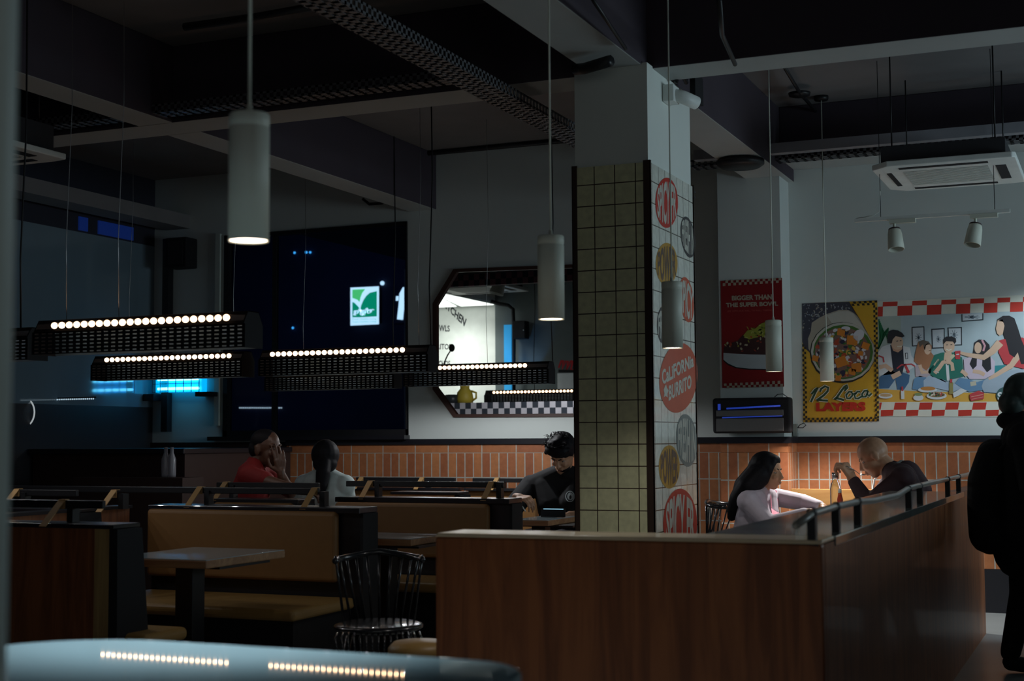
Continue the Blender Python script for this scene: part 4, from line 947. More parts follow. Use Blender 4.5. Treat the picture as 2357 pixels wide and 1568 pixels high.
# row farther left
b3 = bench_south(-7.2, -4.87, 5.75, 'orange wood bench back beyond the near left bench', [xs_(20, 5.8), xs_(245, 5.8)], GB, edge=False, railx=(-7.2, -4.95))
bpy.data.objects[b3.name].children  # keep
for ch in b3.children:
    if ch.name.startswith('back_board'): ch.data.materials.clear(); ch.data.materials.append(woodo)
# second booth
t2l = at(800, 1240, Y=6.62).x
table(t2l - .2, at(947, 1238, Y=6.62).x, 6.62, 7.05, .70, 'small table left of the front partition, in front of the second padded bench', 'booth tables', ped=at(887, 1300, Y=6.83).x)
b4 = bench_north(at(778, 1160, Y=7.5).x, at(1175, 1150, Y=7.5).x, 7.5, 'tan padded bench behind the small table, left of the column', [xs_(845, 7.55), xs_(1125, 7.55)], GB, seat=.46, padz=(.53, .845), railx=(at(798, 1120, Y=7.6).x, at(1160, 1125, Y=7.6).x))
b6 = bench_north(at(500, 1160, Y=7.1).x, at(690, 1160, Y=7.1).x, 7.1, 'bench half hidden behind the straps, in front of the person in red', [xs_(510, 7.15)], GB, seat=.3, railx=(at(500, 1130, Y=7.2).x, at(735, 1135, Y=7.2).x), pad_r=.02)
# rear booth along the wall
b5 = bench_south(at(900, 1130, Y=8.35).x, at(1046, 1130, Y=8.35).x, 8.35, 'orange wood bench back in front of the brick wall', [], GB, edge=False)
for ch in b5.children:
    if ch.name.startswith('back_board'): ch.data.materials.clear(); ch.data.materials.append(woodo)
for nm, (a, b), ss, lb in (('x', (812, 1041), (825, 965), 'rear bench against the brick wall, left one with two straps'), ('x', (1081, 1215), (1138,), 'rear bench against the brick wall, behind the man in the black shirt')):
    Yr = 10.02
    z_r = at(950, 1105, Y=Yr).z
    t = thing('booth_bench', lb, 'bench', (at((a + b) / 2, 1100, Y=Yr).x, Yr, 0), GB)
    xa, xb_ = at(a, 1105, Y=Yr).x, at(b, 1105, Y=Yr).x
    MB().box((xa - .05, Yr + .03, 0), (xb_ + .05, Yr + .10, z_r - .08), tanb).build('back_cushion', t, .02)
    MB().box((xa - .05, Yr - .40, .37), (xb_ + .05, Yr + .03, .43), tan).build('seat_cushion', t, .02); MB().box((xa, Yr - .36, 0), (xb_, Yr, .37), matte).build('bench_base', t)
    MB().box((xa - .05, Yr + .0, z_r - .08), (xb_ + .05, Yr + .14, z_r - .06), black).build('ledge', t)
    bench_rail(t, xa, xb_, Yr + .06, z_r - .06, [at(s_, 1105, Y=Yr).x for s_ in ss], hgt=.06)
table(at(1178, 1196, Y=8.43).x, at(1262, 1198, Y=8.43).x + .0, 8.43, 9.05, .70, 'table in front of the man in the black shirt, beside the column', 'booth tables', ped=at(1240, 1220, Y=8.7).x)
table(-5.1, -4.5, 9.05, 9.6, .70, 'table behind the padded benches, before the brick wall', 'booth tables')
# dark counter in the left rear corner
o = thing('service_counter', 'dark wooden service counter in the left rear corner', 'counter', (-7, 9.4, 0))
MB().box((-7.95, 8.9, 0), (-6.50, 10.38, 1.12), mat('dark counter wood', (.035, .018, .015), .5)).build('counter_body', o)
MB().box((-7.97, 8.86, 1.12), (-6.48, 10.38, 1.16), black).build('worktop', o, .004)
for i, px in enumerate((381, 395)):
    p = at(px, 1100, Y=8.75); p.z = at(px, 1098, Y=8.75).z
    o = MB().lathe(p, [(0, 0), (.03, 0), (.032, .02), (.032, .13), (.014, .18), (.014, .22), (0, .22)], mat('clear plastic', (.5, .5, .55), .25, trans=.6, noise=False), 16).build('squeeze_bottle')
    tag(o, ['left one of the two pale bottles in the dark corner', 'right one of the two pale bottles in the dark corner'][i], 'bottle')
o = MB().box((-7.3, 8.60, 0), (-6.3, 8.86, at(388, 1099, Y=8.75).z), mat('dark counter wood', (.035, .018, .015), .5)).build('low_shelf'); tag(o, 'low dark shelf in front of the service counter, holding two bottles', 'shelf')
# ring lights seen low on the left
for i, (px, py, r) in enumerate(((28, 953, .10), (72, 950, .12))):
    c = at(px - 20, py, Y=8.9); o = MB().tube([c + V((r * cos(a), 0, r * 1.0 * sin(a))) for a in [-1.3 + 2.6 * k / 16 for k in range(17)]], [.012, .006][i], mat('ring glow', (.8, .8, .8), .4, emit=(.55, .60, .62), es=[.55, .35][i]), 8).build('ring_lamp')
    tag(o, ['thick glowing ring lamp at the left edge above the dark counter', 'thin glowing ring lamp just right of the thick one'][i], 'lamp')
    MB().tube([c + V((r * cos(-1.3), 0, -r * .96)), V((c.x + r * .27, 8.9, 1.16))], .006, blackm, 8).build('stand', o)
for i, (a, b, yy) in enumerate(((0, 28, 924), (98, 219, 921), (552, 652, 939))):  # second row stands in for a lamp reflection in the left glass
    Yq = (8.9, 9.2, 32.95)[i]; p = at(a, yy, Y=Yq); q = at(b, yy - (3 if i == 1 else 0), Y=Yq)
    m = MB(); n = int((b - a) / 4.2)
    for k in range(n): m.ball(p.lerp(q, k / n), [.006, .006, .018][i], mat('glow dot', (.8, .9, 1), .4, emit=(.45, .60, .70), es=.9), None, 8, 6)
    m.tube([p + V((0, .01, .012)), q + V((0, .01, .012))], .006, blackm, 6)
    o = m.build('glow_dots'); tag(o, ['short dotted light strip at the left edge', 'glowing dots for a lamp reflection in the dark left corner, left of the blue light', 'dotted light strip outside the dark window'][i], 'light strip')
o = MB().bar(at(985, 1165, Y=8.6), at(1001, 1165, Y=8.6), .01, .01, matte); 

# ------------------------------------------------------------------ partition with ledge and handrail
XS = -.82; PT = .912
t = thing('wood_partition', 'long brown wooden partition with a black ledge and handrail, in the front right', 'partition', (-1.4, 4.2, 0))
pl = at(980, 1230, Z=PT); yA, yB = 4.15, 4.20
MB().hexa([(pl.x, yA, 0), (XS, yB, 0), (XS, yB + .05, 0), (pl.x, yA + .05, 0), (pl.x, yA, PT - .012), (XS, yB, PT - .012), (XS, yB + .05, PT - .012), (pl.x, yA + .05, PT - .012)], woodp).build('front_panel', t, .008, 3)
MB().hexa([(pl.x, yA, PT - .012), (XS, yB, PT - .012), (XS, yB + .2, PT - .012), (pl.x, yA + .2, PT - .012), (pl.x + .006, yA + .004, PT), (XS, yB + .004, PT), (XS, yB + .2, PT), (pl.x + .006, yA + .2, PT)], mat('cream ledge', (.70, .58, .40), .3, coat=.4)).build('front_ledge', t, .003)
MB().box((pl.x, yA + .05, 0), (XS - .01, yA + .19, PT - .012), black).build('core', t)
MB().box((XS - .05, yB + .05, 0), (XS, 9.32, PT - .015), woodp).build('side_panel', t)
MB().box((XS - .08, 8.2, PT - .03), (XS + .004, 9.33, PT), black).build('rear_ledge', t)
MB().box((XS - .40, yB + .2, PT - .03), (XS + .004, 8.2, PT), mat('black glossy ledge', (.10, .125, .12), .18, coat=.6, noise=(14, .5))).build('side_ledge', t, .003)
MB().box((XS - .38, yB + .22, 0), (XS - .05, 8.18, PT - .03), black).build('side_core', t)
posts = [(1870, 1238), (1925, 1222), (1975, 1207), (2092, 1173), (2118, 1165), (2182, 1146), (2207, 1139)]
yp = []
for a, b in posts:
    y = at(a, b, X=XS - .03).y; yp.append(y)
    MB().box((XS - .042, y - .016, PT), (XS - .018, y + .016, PT + .070), blackm).build('rail_post', t)
hr_pts = [V((XS - .03, at(1852, 1205, X=XS - .03).y - .12, PT + .055))]
hz = {0: .076, 1: .080, 2: .078, 3: .082, 4: .083, 5: .08, 6: .08}
for i, y in enumerate(yp):
    hr_pts.append(V((XS - .03, y, PT + hz[i])))
    if i == 2: hr_pts.append(V((XS - .03, (y + yp[3]) / 2 - .3, PT + .068))); hr_pts.append(V((XS - .03, (y + yp[3]) / 2 + .3, PT + .064)))
hr_pts.append(V((XS - .03, 9.2, PT + .08)))
hrl = MB().tube(hr_pts, .0115, mat('handrail grey', (.26, .25, .22), .35, coat=.3), 12).build('handrail', t)
for y in yp: MB().lathe((XS - .03, y, PT + .08), [(.0125, -.014), (.0150, -.012), (.0150, .012), (.0125, .014)], blackm, 12, (0, 1, 0)).build('rail_clamp', hrl)

o = MB().box((.55, 2.4, 0), (1.15, 8.7, 1.14), black).build('light_blocker', None, .01); tag(o, 'added black box right of the aisle, out of frame, blocking light', 'counter')  # unseen box added to keep light off the partition side
# foreground table
t = thing('foreground_table', 'near grey table top at the bottom left, blurred, reflecting the lamps', 'table', (-1.7, 2.1, 0))
ft = .80; c = at(1180, 1532, Z=ft); cx1 = c.x + .07; far = at(300, 1470, Z=ft).y
cor = []
x0_, y0_ = -2.14, 1.55
for (ccx, ccy, a0, r) in ((cx1 - .16, far - .22, 0, .16), (x0_ + .30, far - .30, 90, .30), (x0_ + .2, y0_ + .2, 180, .2), (cx1 - .2, y0_ + .2, 270, .2)):
    for i in range(9): a = radians(a0 + i * 90 / 8); cor.append((ccx + r * cos(a), ccy + (r if a0 != 0 else .22) * sin(a)))
fgm = mat('pale grey laminate', (.22, .37, .46), .025, coat=0, spec=.55, noise=(4, .05))
MB().prism([(x, y, ft - .035) for x, y in cor], (0, 0, .035), fgm).build('tabletop', t, .006, 3)
MB().box((-1.66, 1.95, .02), (-1.54, 2.07, ft - .035), blackm).build('pedestal', t); MB().box((-1.86, 1.75, 0), (-1.34, 2.25, .02), blackm).build('base_plate', t)

# ------------------------------------------------------------------ wire chairs
def wire_chair(base, rz, label, s=1.0, n=11):
    t = thing('spindle_chair', label, 'chair', base, 'black spindle chairs', rz)
    M = t.matrix_world
    def W(x, y, z): return M @ V((x * s, y * s, z * s))
    dk = mat('black chair enamel', (.014, .015, .018), .22, coat=.5)
    def arch(r, z, yb, k=1.): return [W(r * sin(a), yb - r * .8 * cos(a) * k, z) for a in [-1.9 + 3.8 * i / 16 for i in range(17)]]
    MB().tube([W(.21 * sin(a), .17 - .16 * (1 - cos(a)), .80 - .03 * abs(sin(a))) for a in [-1.7 + 3.4 * i / 14 for i in range(15)]], .014, dk).build('top_rail', t)
    sp_ = MB()
    for i in range(n):
        u = -1 + 2 * i / (n - 1); a = u * 1.45
        sp_.tube([W(.17 * u, .17 - .02 * abs(u), .45), W(.21 * sin(a), .17 - .16 * (1 - cos(a)), .79)], .006, dk, 6)
    sp_.build('spindles', t)
    sm = MB(); sm.lathe(W(0, 0, .44), [(0, 0), (.19 * s, 0), (.215 * s, .012), (.215 * s, .022), (.19 * s, .03), (0, .024)], dk, 24); sm.build('seat', t)
    wf_ = MB()
    for i in range(n + 4):
        u = -1 + 2 * i / (n + 3)
        wf_.tube([W(.19 * u, -.19, .452), W(.20 * u, -.235, .43), W(.19 * u, -.25, .39), W(.17 * u, -.235, .34)], .0055, dk, 6)
    wf_.tube([W(-.19, -.235, .34), W(.19, -.235, .34)], .008, dk); wf_.build('front_wires', t)
    for sx in (-1, 1):
        for sy in (-1, 1): MB().tube([W(.14 * sx, .13 * sy, .44), W(.20 * sx, .19 * sy, 0)], [.016, .010], dk).build('leg', t)
    return t
c = at(872, 1448, Z=.40)
wire_chair((c.x, c.y, 0), radians(28), 'black spindle chair in the gap left of the front partition', .9)
c = at(1722, 1235, Y=9.2)
wire_chair((c.x - .10, 9.2, 0), radians(90), 'dark spindle chair behind the woman in the lilac jacket', 1.0)
o = MB().lathe(at(968, 1522, Z=.40), [(0, 0), (.10, 0), (.12, .02), (.12, .05), (.10, .07), (0, .075)], tan, 24).build('stool_cushion')
c = at(968, 1522, Z=.40)
o2 = thing('stool', 'low tan round stool just showing beside the front partition', 'stool', (c.x, c.y, 0)); o.parent = o2; o.location = -o2.location
MB().lathe((c.x, c.y, 0), [(0, 0), (.13, 0), (.13, .02), (.03, .03), (.03, .40), (0, .40)], blackm, 20).build('pedestal', o2)

# couple's table and bench
tc = (-1.75, 9.25)
cx0 = at(1845, 1180, Y=9.0).x; cx1_ = at(1985, 1180, Y=9.0).x
table(cx0, cx1_, 8.9, 9.65, .72, 'table with food between the woman in lilac and the bald man', 'booth tables')
t = thing('bench_board', 'orange oak bench board against the bricks behind the couple', 'bench', (-1.75, 9.95, 0))
p = at(1820, 1126, Y=9.9); q = at(2062, 1126, Y=9.9)
MB().box((p.x, 9.9, 0), (q.x, 9.96, p.z), wood('bright oak', (.72, .38, .13), (.60, .28, .08), .4, 'X', 10)).build('board', t); MB().box((p.x, 9.94, 0), (q.x, 10.06, p.z - .02), woodp).build('rear_board', t)
# things on their table
def glass_mat(): return mat('clear glass', (.9, .93, .95), .05, trans=1, ior=1.3)
zt = .72
c = at(1924, 1170, Y=9.05); o = thing('glass_jar', 'clear glass jar with a pale metal lid standing on the table', 'jar', (c.x, 9.05, zt))
jh = at(1924, 1088, Y=9.05).z - zt
MB().lathe((c.x, 9.05, zt), [(0, 0), (.032, 0), (.034, .01), (.034, jh * .62), (.028, jh * .74), (.018, jh * .80), (.018, jh * .9), (0, jh * .9)], glass_mat(), 20).build('jar_body', o)
MB().lathe((c.x, 9.05, zt + jh * .86), [(0, 0), (.021, 0), (.021, jh * .14), (0, jh * .14)], steel, 20).build('jar_lid', o)
c = at(1934, 1170, Y=8.99); o = thing('sauce_bottle', 'slim bottle of red sauce standing beside the glass jar', 'bottle', (c.x, 8.99, zt))
MB().lathe((c.x, 8.99, zt), [(0, 0), (.016, 0), (.018, .01), (.018, .11), (.012, .135), (.010, .15), (0, .15)], mat('red sauce', (.60, .05, .01), .25, coat=.6), 16).build('bottle_body', o)
MB().lathe((c.x, 8.99, zt + .148), [(0, 0), (.011, 0), (.010, .025), (0, .025)], wht, 14).build('bottle_cap', o)
c = V((at(1900, 1190, Y=9.0).x, 9.0, zt)); o = thing('plate_of_food', 'white plate of food in front of the woman in lilac', 'plate', tuple(c))
MB().lathe(c, [(0, .002), (.07, .002), (.105, .016), (.11, .018), (.07, .008), (0, .006)], wht, 24).build('plate', o)
m = MB(); fdm = mat('food browned', (.45, .22, .08), .6)
for i in range(14): a = i * 2.4; r = .012 * sqrt(i); m.ball(c + V((r * cos(a), r * sin(a), .018)), (.016, .013, .012), [fdm, mat('food green bits', (.15, .22, .05), .6), mat('food pale', (.6, .5, .35), .6)][i % 3], None, 8, 6)
m.build('food', o)
c = V((at(1968, 1190, Y=9.1).x, 9.1, zt)); o = thing('paper_basket', 'paper lined food basket in front of the bald man', 'basket', tuple(c))
MB().lathe(c, [(0, .001), (.075, .001), (.10, .03), (.098, .03), (.072, .006), (0, .006)], mat('red basket', (.45, .05, .03), .5), 24).build('basket', o)
m = MB()
for i in range(16): a = i * 2.4; r = .014 * sqrt(i); m.ball(c + V((r * cos(a), r * sin(a), .022)), (.014, .012, .010), [fdm, mat('food pale', (.6, .5, .35), .6)][i % 2], None, 8, 6)
m.build('food', o)

# ------------------------------------------------------------------ people
def frame(f, up=(0, 0, 1)):
    f = V(f).normalized(); r = f.cross(V(up)).normalized(); u = r.cross(f); return r, f, u
def add_head(m, c, f, up, s, mt, neck):
    r, f, u = frame(f, up); R = Matrix((r, f, u)).transposed()
    def p(a, b, d): return c + (r * a + f * b + u * d) * s
    def e(a, b, d, ra, rb, rc): m.ball(p(a, b, d), (ra * s, rb * s, rc * s), mt, R, 18, 12)
    e(0, -.012, .030, .074, .094, .088); e(0, .030, -.035, .058, .062, .075); e(0, .052, -.088, .030, .028, .024)
    e(0, .010, -.055, .055, .055, .05)
    for q in (-1, 1):
        e(q * .032, .070, -.025, .024, .018, .022); e(q * .074, -.012, -.008, .010, .020, .032); e(q * .026, .068, .026, .026, .013, .011)
    m.cone(p(0, .086, .012), p(0, .104, -.022), .008 * s, .012 * s, mt); e(-.011, .097, -.028, .009, .009, .007); e(.011, .097, -.028, .009, .009, .007)
    e(0, .092, -.052, .024, .010, .0065); e(0, .088, -.066, .021, .011, .008)
    m.cone(p(0, -.025, -.05), neck, .052 * s, .060 * s, mt)
    return p, R
def face_parts(par, p, R, s, hairc, brow=True):
    for q in (-1, 1):
        ey = MB().ball(p(q * .031, .0640, .004), (.0130 * s, .009 * s, .006 * s), mat('eye white', (.26, .22, .20), .4), R, 12, 8).build('eye', par); MB().ball(p(q * .031, .0715, .003), (.0055 * s, .003 * s, .0055 * s), eyem, R, 10, 6).build('pupil', ey)
        if brow: MB().tube([p(q * .013, .083, .026), p(q * .030, .0775, .031), p(q * .048, .066, .026)], [.003 * s, .004 * s, .002 * s], hairc, 6).build('eyebrow', par)
    MB().ball(p(0, .099, -.059), (.020 * s, .004 * s, .0025 * s), mat('mouth', (.12, .03, .03), .5), R, 12, 6).build('mouth', par)
def add_hand(m, w, d, nrm, mt, thumb=1, curl=.5, s=1., spread=.06, curls=None, finger_r=.0085):
    d = V(d).normalized(); n = V(nrm); n = (n - d * n.dot(d)).normalized(); sd = d.cross(n) * thumb   # thumb side
    w = V(w); tips = []
    m.cone(w - d * .02, w + d * .02, .026 * s, .026 * s, mt)
    off = (.030, .010, -.010, -.029); Ls = (.042, .047, .043, .034); kn = (.088, .092, .088, .080)
    for i in range(4):
        k = w + (d * kn[i] + sd * off[i]) * s
        m.cone(w + (d * .015 + sd * off[i] * .5) * s, k, .014 * s, .0125 * s, mt)
        a = 0; q = k; c_ = (curls[i] if curls else curl) 
        dd = (d + sd * (off[i] * spread * 30)).normalized(); rr = finger_r * s
        for j, fr in enumerate((1, .62, .52)):
            a += c_ * (1.0, 1.15, .7)[j]
            dv = dd * cos(a) + n * sin(a); q2 = q + dv * Ls[i] * fr * s; m.cone(q, q2, rr, rr * .9, mt); q = q2; rr *= .92
        tips.append(q)
    b = w + (d * .030 + sd * .026) * s; t1 = b + (d * .5 + sd * .75 + n * .25).normalized() * .040 * s; t2 = t1 + (d * .85 + sd * .25 + n * .45 * (curl + .3)).normalized() * .032 * s; t3 = t2 + (d * .9 - sd * .1 + n * .5 * (curl + .3)).normalized() * .024 * s
    m.cone(w + d * .01 * s, b, .018 * s, .015 * s, mt); m.cone(b, t1, .0145 * s, .011 * s, mt); m.cone(t1, t2, .0105 * s, .0095 * s, mt); m.cone(t2, t3, .0095 * s, .008 * s, mt)
    return tips, t3
def torso(m, J, mt, g=0.):
    sL, sR, ch, pv, nk = J['sL'], J['sR'], J['ch'], J['pv'], J['nk']
    ax = (sL - sR).normalized(); w_ = (sL - sR).length
    m.cone(sL, sR, .058 + g, .058 + g, mt)
    for q in (-1, 1):
        m.chain([((sL + sR) / 2 + ax * q * w_ * .26, .075 + g), (ch + ax * q * .075, .098 + g), (pv * .55 + ch * .45 + ax * q * .06, .092 + g), (pv + ax * q * .07, .100 + g)], mt)
        m.cone(nk, (sL if q > 0 else sR), .050 + g * .6, .050 + g, mt)
def limbs(m, J, mt, arm=(.047, .040, .028), legs=True):
    for q in 'LR':
        if 'e' + q in J: m.chain([(J['s' + q], arm[0]), (J['e' + q], arm[1])], mt); m.chain([(J['e' + q], arm[1]), (J['w' + q], arm[2])], mt)
        if legs and 'k' + q in J: m.chain([(J['h' + q], .082), (J['k' + q], .056)], mt); m.chain([(J['k' + q], .054), (J['a' + q], .036)], mt); fo_ = J.get('f' + q, J['a' + q] + V((.1, 0, -.04))); m.chain([(J['a' + q] + V((0, 0, -.02)), .034), (fo_, .028)], mt)
def sleeve(m, J, q, mt, r=(.060, .052, .040), to=1.):
    m.cone(J['s' + q], J['e' + q], r[0], r[1], mt)
    if to > 0: m.cone(J['e' + q], J['e' + q].lerp(J['w' + q], to), r[1], r[2], mt)
def seated_legs(J, f, side, floor=.0, seat=.47):
    f = V(f); side = V(side); pv = J['pv']
    for q, k in (('L', 1), ('R', -1)):
        J['h' + q] = pv + side * k * .09; J['k' + q] = pv + side * k * .12 + f * .40 + V((0, 0, .02)); J['a' + q] = V((J['k' + q].x, J['k' + q].y, .07)) - f * .03; J['f' + q] = J['a' + q] + f * .15 + V((0, 0, -.04))
def clothes_legs(J, par, mt, shoe):
    m = MB()
    for q in 'LR': m.chain([(J['h' + q], .098), (J['k' + q], .070)], mt); m.chain([(J['k' + q], .070), (J['a' + q] + V((0, 0, .02)), .052)], mt)
    m.ball(J['pv'], (.16, .14, .11), mt); remesh(m.build('trousers', par), .012, 3)
    for q in 'LR': m = MB(); m.cone(J['a' + q] + V((0, 0, -.03)), J['f' + q], .042, .034, shoe); m.build('shoe', par)
def body(name, label, J, skin, head_s, f, up, hands, vox=.006):
    t = thing(name, label, 'person', tuple(V((J['pv'].x, J['pv'].y, 0))))
    m = MB(); torso(m, J, skin); limbs(m, J, skin); p, R = add_head(m, J['hd'], f, up, head_s, skin, J['nk'])
    info = []
    for h in hands: info.append(add_hand(m, **h, mt=skin))
    remesh(m.build('body', t), vox, 3, fac=.5)
    return t, p, R, info
def project(obj, pts, off=.003):
    from mathutils.bvhtree import BVHTree
    dg = bpy.context.evaluated_depsgraph_get(); bv = BVHTree.FromObject(obj, dg); M = obj.matrix_world; Mi = M.inverted(); out = []
    for x, y in pts:
        o_ = Mi @ CAM; d_ = (Mi.to_3x3() @ ray(x, y)).normalized(); h = bv.ray_cast(o_, d_)
        out.append(M @ h[0] - ray(x, y).normalized() * off if h[0] is not None else at(x, y, d=9.3))
    return out

# woman in lilac jacket, facing right
Yw = 9.2
J = dict(hd=at(1768, 1086, Y=Yw), nk=at(1750, 1128, Y=Yw), ch=at(1745, 1185, Y=Yw), pv=V((at(1722, 1260, Y=Yw).x, Yw, .50)), sR=at(1722, 1155, Y=9.03), sL=at(1768, 1142, Y=9.37),
    eR=at(1772, 1207, Y=8.98), wR=at(1858, 1180, Y=9.02), eL=at(1850, 1157, Y=9.40), wL=at(1888, 1165, Y=9.28))
seated_legs(J, (1, 0, 0), (0, 1, 0))
lil_ = mat('lilac jacket', (.48, .43, .50), .7, noise=(25, .10)); pnk = mat('pink shirt', (.60, .20, .28), .7)
t, p, R, hi = body('person', 'woman with long black hair in lilac jacket, leaning over the table to the right', J, skin1, .98, (1, -.22, -.16), (0, 0, 1),
    [dict(w=J['wR'], d=(1, .15, .10), nrm=(0, .2, -1), thumb=1, curl=.42), dict(w=J['wL'], d=(1, -.3, -.28), nrm=(0, 0, -1), thumb=-1, curl=.55)])
face_parts(t, p, R, .98, hairm)
m = MB(); torso(m, J, lil_, .016); sleeve(m, J, 'R', lil_, (.066, .056, .036), .93); sleeve(m, J, 'L', lil_, (.064, .055, .036), .93); m.cone(J['nk'] + V((-.01, 0, .005)), J['nk'] + V((-.04, 0, -.03)), .062, .08, lil_)
for k_ in range(7):
    a_ = J['eR'].lerp(J['wR'], k_ / 7.); m.ball(a_, (.012, .052 - k_ * .002, .052 - k_ * .002), lil_)
    a_ = J['sR'].lerp(J['eR'], (k_ + .6) / 7.5); m.ball(a_, (.056, .060, .011), lil_, Matrix.Rotation(.5, 3, 'Y'))
jk = remesh(m.build('jacket', t), .007, 2, fac=.4)
m = MB(); 
sf_ = project(jk, [(1776, 1124), (1788, 1130), (1791, 1150), (1794, 1180), (1792, 1200), (1779, 1200), (1775, 1170), (1773, 1145)], .006); m.add(sf_, [list(range(8))], pnk); m.build('shirt_front', t)
clothes_legs(J, t, mat('dark trousers', (.02, .02, .03), .8), matte)
m = MB(); hd = J['hd']
m.ball(hd + V((-.022, .0, .050)), (.098, .090, .085), hairm); m.ball(hd + V((-.055, 0, .0)), (.085, .088, .105), hairm); m.ball(hd + V((.020, .0, .072)), (.064, .066, .045), hairm)
m.ball(hd + V((-.01, -.076, .02)), (.052, .022, .062), hairm); m.ball(hd + V((-.01, .076, .02)), (.05, .022, .06), hairm)
pts = [at(1745, 1095, Y=9.14), at(1722, 1120, Y=9.10), at(1702, 1148, Y=9.12), at(1690, 1172, Y=9.14), at(1684, 1190, Y=9.15)]
m.chain(list(zip(pts, (.080, .076, .066, .050, .03))), hairm)
for q in (-1, 1): m.cone(hd + V((.045, q * .05, .06)), hd + V((.005, q * .078, -.05)), .022, .018, hairm)
m.chain([(at(1748, 1085, Y=9.2), .08), (at(1715, 1120, Y=9.25), .075), (at(1695, 1165, Y=9.25), .05)], hairm)
remesh(m.build('hair', t), .007, 2)
tp = hi[0][0][1]
o = MB().tube([tp + V((-.05, .0, .05)), tp + V((.02, 0, -.01)), tp + V((.07, .02, -.04))], [.006, .004, .004], wht, 8).build('plastic_fork'); tag(o, 'white plastic fork held by the woman in lilac', 'fork')

# bald man, facing left and bent over
Yb = 9.25
J = dict(hd=at(2011, 1052, Y=Yb), nk=at(2050, 1084, Y=Yb), ch=at(2088, 1158, Y=Yb), pv=V((at(2105, 1260, Y=Yb).x, Yb, .50)), sL=at(2078, 1103, Y=9.04), sR=at(2062, 1098, Y=9.46),
    eL=at(2000, 1162, Y=8.96), wL=at(1964, 1106, Y=9.02), eR=at(2005, 1172, Y=9.45), wR=at(1975, 1185, Y=9.36))
seated_legs(J, (-1, 0, 0), (0, -1, 0))
pl_ = mat('plum black jersey', (.028, .010, .014), .8, noise=(30, .3))
t, p, R, hi = body('person', 'bald man in dark plum sweater bent over the table, spoon at his mouth', J, skin2, 1.06, (-.80, -.10, -.56), (-.5, 0, .8),
    [dict(w=J['wL'], d=(-.42, -.0, .75), nrm=(-.7, .3, -.4), thumb=-1, curl=1.05, s=1.22), dict(w=J['wR'], d=(-1, -.2, -.1), nrm=(0, 0, -1), thumb=1, curl=.5)])
face_parts(t, p, R, 1.06, hairm)
m = MB(); torso(m, J, pl_, .024); sleeve(m, J, 'L', pl_, (.072, .058, .040), .93); sleeve(m, J, 'R', pl_, (.070, .058, .040), .93)
m.chain([(at(2085, 1095, Y=Yb), .10), (at(2108, 1130, Y=Yb), .10), (at(2112, 1180, Y=Yb), .11)], pl_); m.cone(J['nk'] + V((.01, 0, .0)), J['nk'] + V((.05, 0, -.03)), .068, .085, pl_)
sw = remesh(m.build('sweater', t), .008, 3, fac=.5)
s1_ = project(sw, [(2022, 1094), (2013, 1104), (2010, 1122), (2012, 1150)], .006)
MB().tube(s1_, .006, wht, 8).build('piping', t)
m = MB().lathe(J['nk'] + V((.022, 0, .022)), [(.064, -.012), (.070, 0), (.064, .012)], mat('collar grey', (.12, .13, .12), .8), 24, (-.6, 0, .8)); m.build('collar', t)
clothes_legs(J, t, mat('dark trousers', (.02, .02, .03), .8), matte)
mo = p(0, .10, -.058); hnd = J['wL'] + V((-.035, -.02, .075))
o = thing('spoon', 'metal spoon between the bald man\'s fist and his mouth', 'spoon', tuple(hnd))
MB().tube([hnd + V((-.04, 0, .03)), hnd + V((.03, 0, .0)), mo + V((-.035, -.004, .0))], .003, steel, 8).build('handle', o); MB().ball(mo + V((-.020, -.004, -.002)), (.020, .012, .006), steel).build('spoon_bowl', o)

# man in black shirt, facing the camera, head down
Yt = 9.45
J = dict(hd=at(1294, 1044, Y=9.30), nk=at(1296, 1084, Y=9.42), ch=at(1296, 1160, Y=9.42), pv=V((at(1296, 1240, Y=9.6).x, 9.62, .50)), sR=at(1222, 1118, Y=9.44), sL=at(1368, 1118, Y=9.44),
    eR=at(1182, 1168, Y=9.30), wR=at(1192, 1150, Y=9.02), eL=at(1392, 1180, Y=9.2), wL=at(1318, 1186, Y=9.02))
seated_legs(J, (0, -1, 0), (1, 0, 0))
J['pv'].z = .50
blk = mat('black tee shirt', (.008, .008, .010), .85)
t, p, R, hi = body('person', 'man with thick black hair in black tee shirt, looking down beside the column', J, skin2, 1.05, (-.12, -.62, -.72), (0, -.6, .7),
    [dict(w=J['wR'] + V((0, 0, .015)), d=(.75, -.35, -.05), nrm=(.1, .2, -1), thumb=-1, curl=.62, s=1.1), dict(w=J['wL'], d=(-1, -.2, .1), nrm=(0, 0, -1), thumb=1, curl=.6)])
face_parts(t, p, R, 1.05, hairm)
m = MB(); torso(m, J, blk, .02); sleeve(m, J, 'R', blk, (.075, .075, .07), .35); sleeve(m, J, 'L', blk, (.075, .075, .07), .35)
ts = remesh(m.build('tee_shirt', t), .008, 3)
n_ = 20
ring = project(ts, [(1312 + 11 * cos(2 * pi * i / n_), 1143 + 13 * sin(2 * pi * i / n_)) for i in range(n_)] + [(1312 + 9 * cos(2 * pi * i / n_), 1143 + 11 * sin(2 * pi * i / n_)) for i in range(n_)] + [(1313 + 7.5 * cos(2 * pi * i / n_), 1143 + 9 * sin(2 * pi * i / n_)) for i in range(n_)], .004)
lg_ = mat('logo grey', (.42, .48, .50), .6)
m = MB(); m.add(ring[:2 * n_], [(i, (i + 1) % n_, n_ + (i + 1) % n_, n_ + i) for i in range(n_)], lg_); m.add(ring[2 * n_:], [list(range(n_))], lg_)
dr = project(ts, [(1313 + 2.6 * cos(2 * pi * i / 12), 1144.5 + 4.5 * sin(2 * pi * i / 12)) for i in range(12)], .007); m.add(dr, [list(range(12))], blk); m.build('chest_logo', t)
clothes_legs(J, t, mat('dark trousers', (.02, .02, .03), .8), matte)
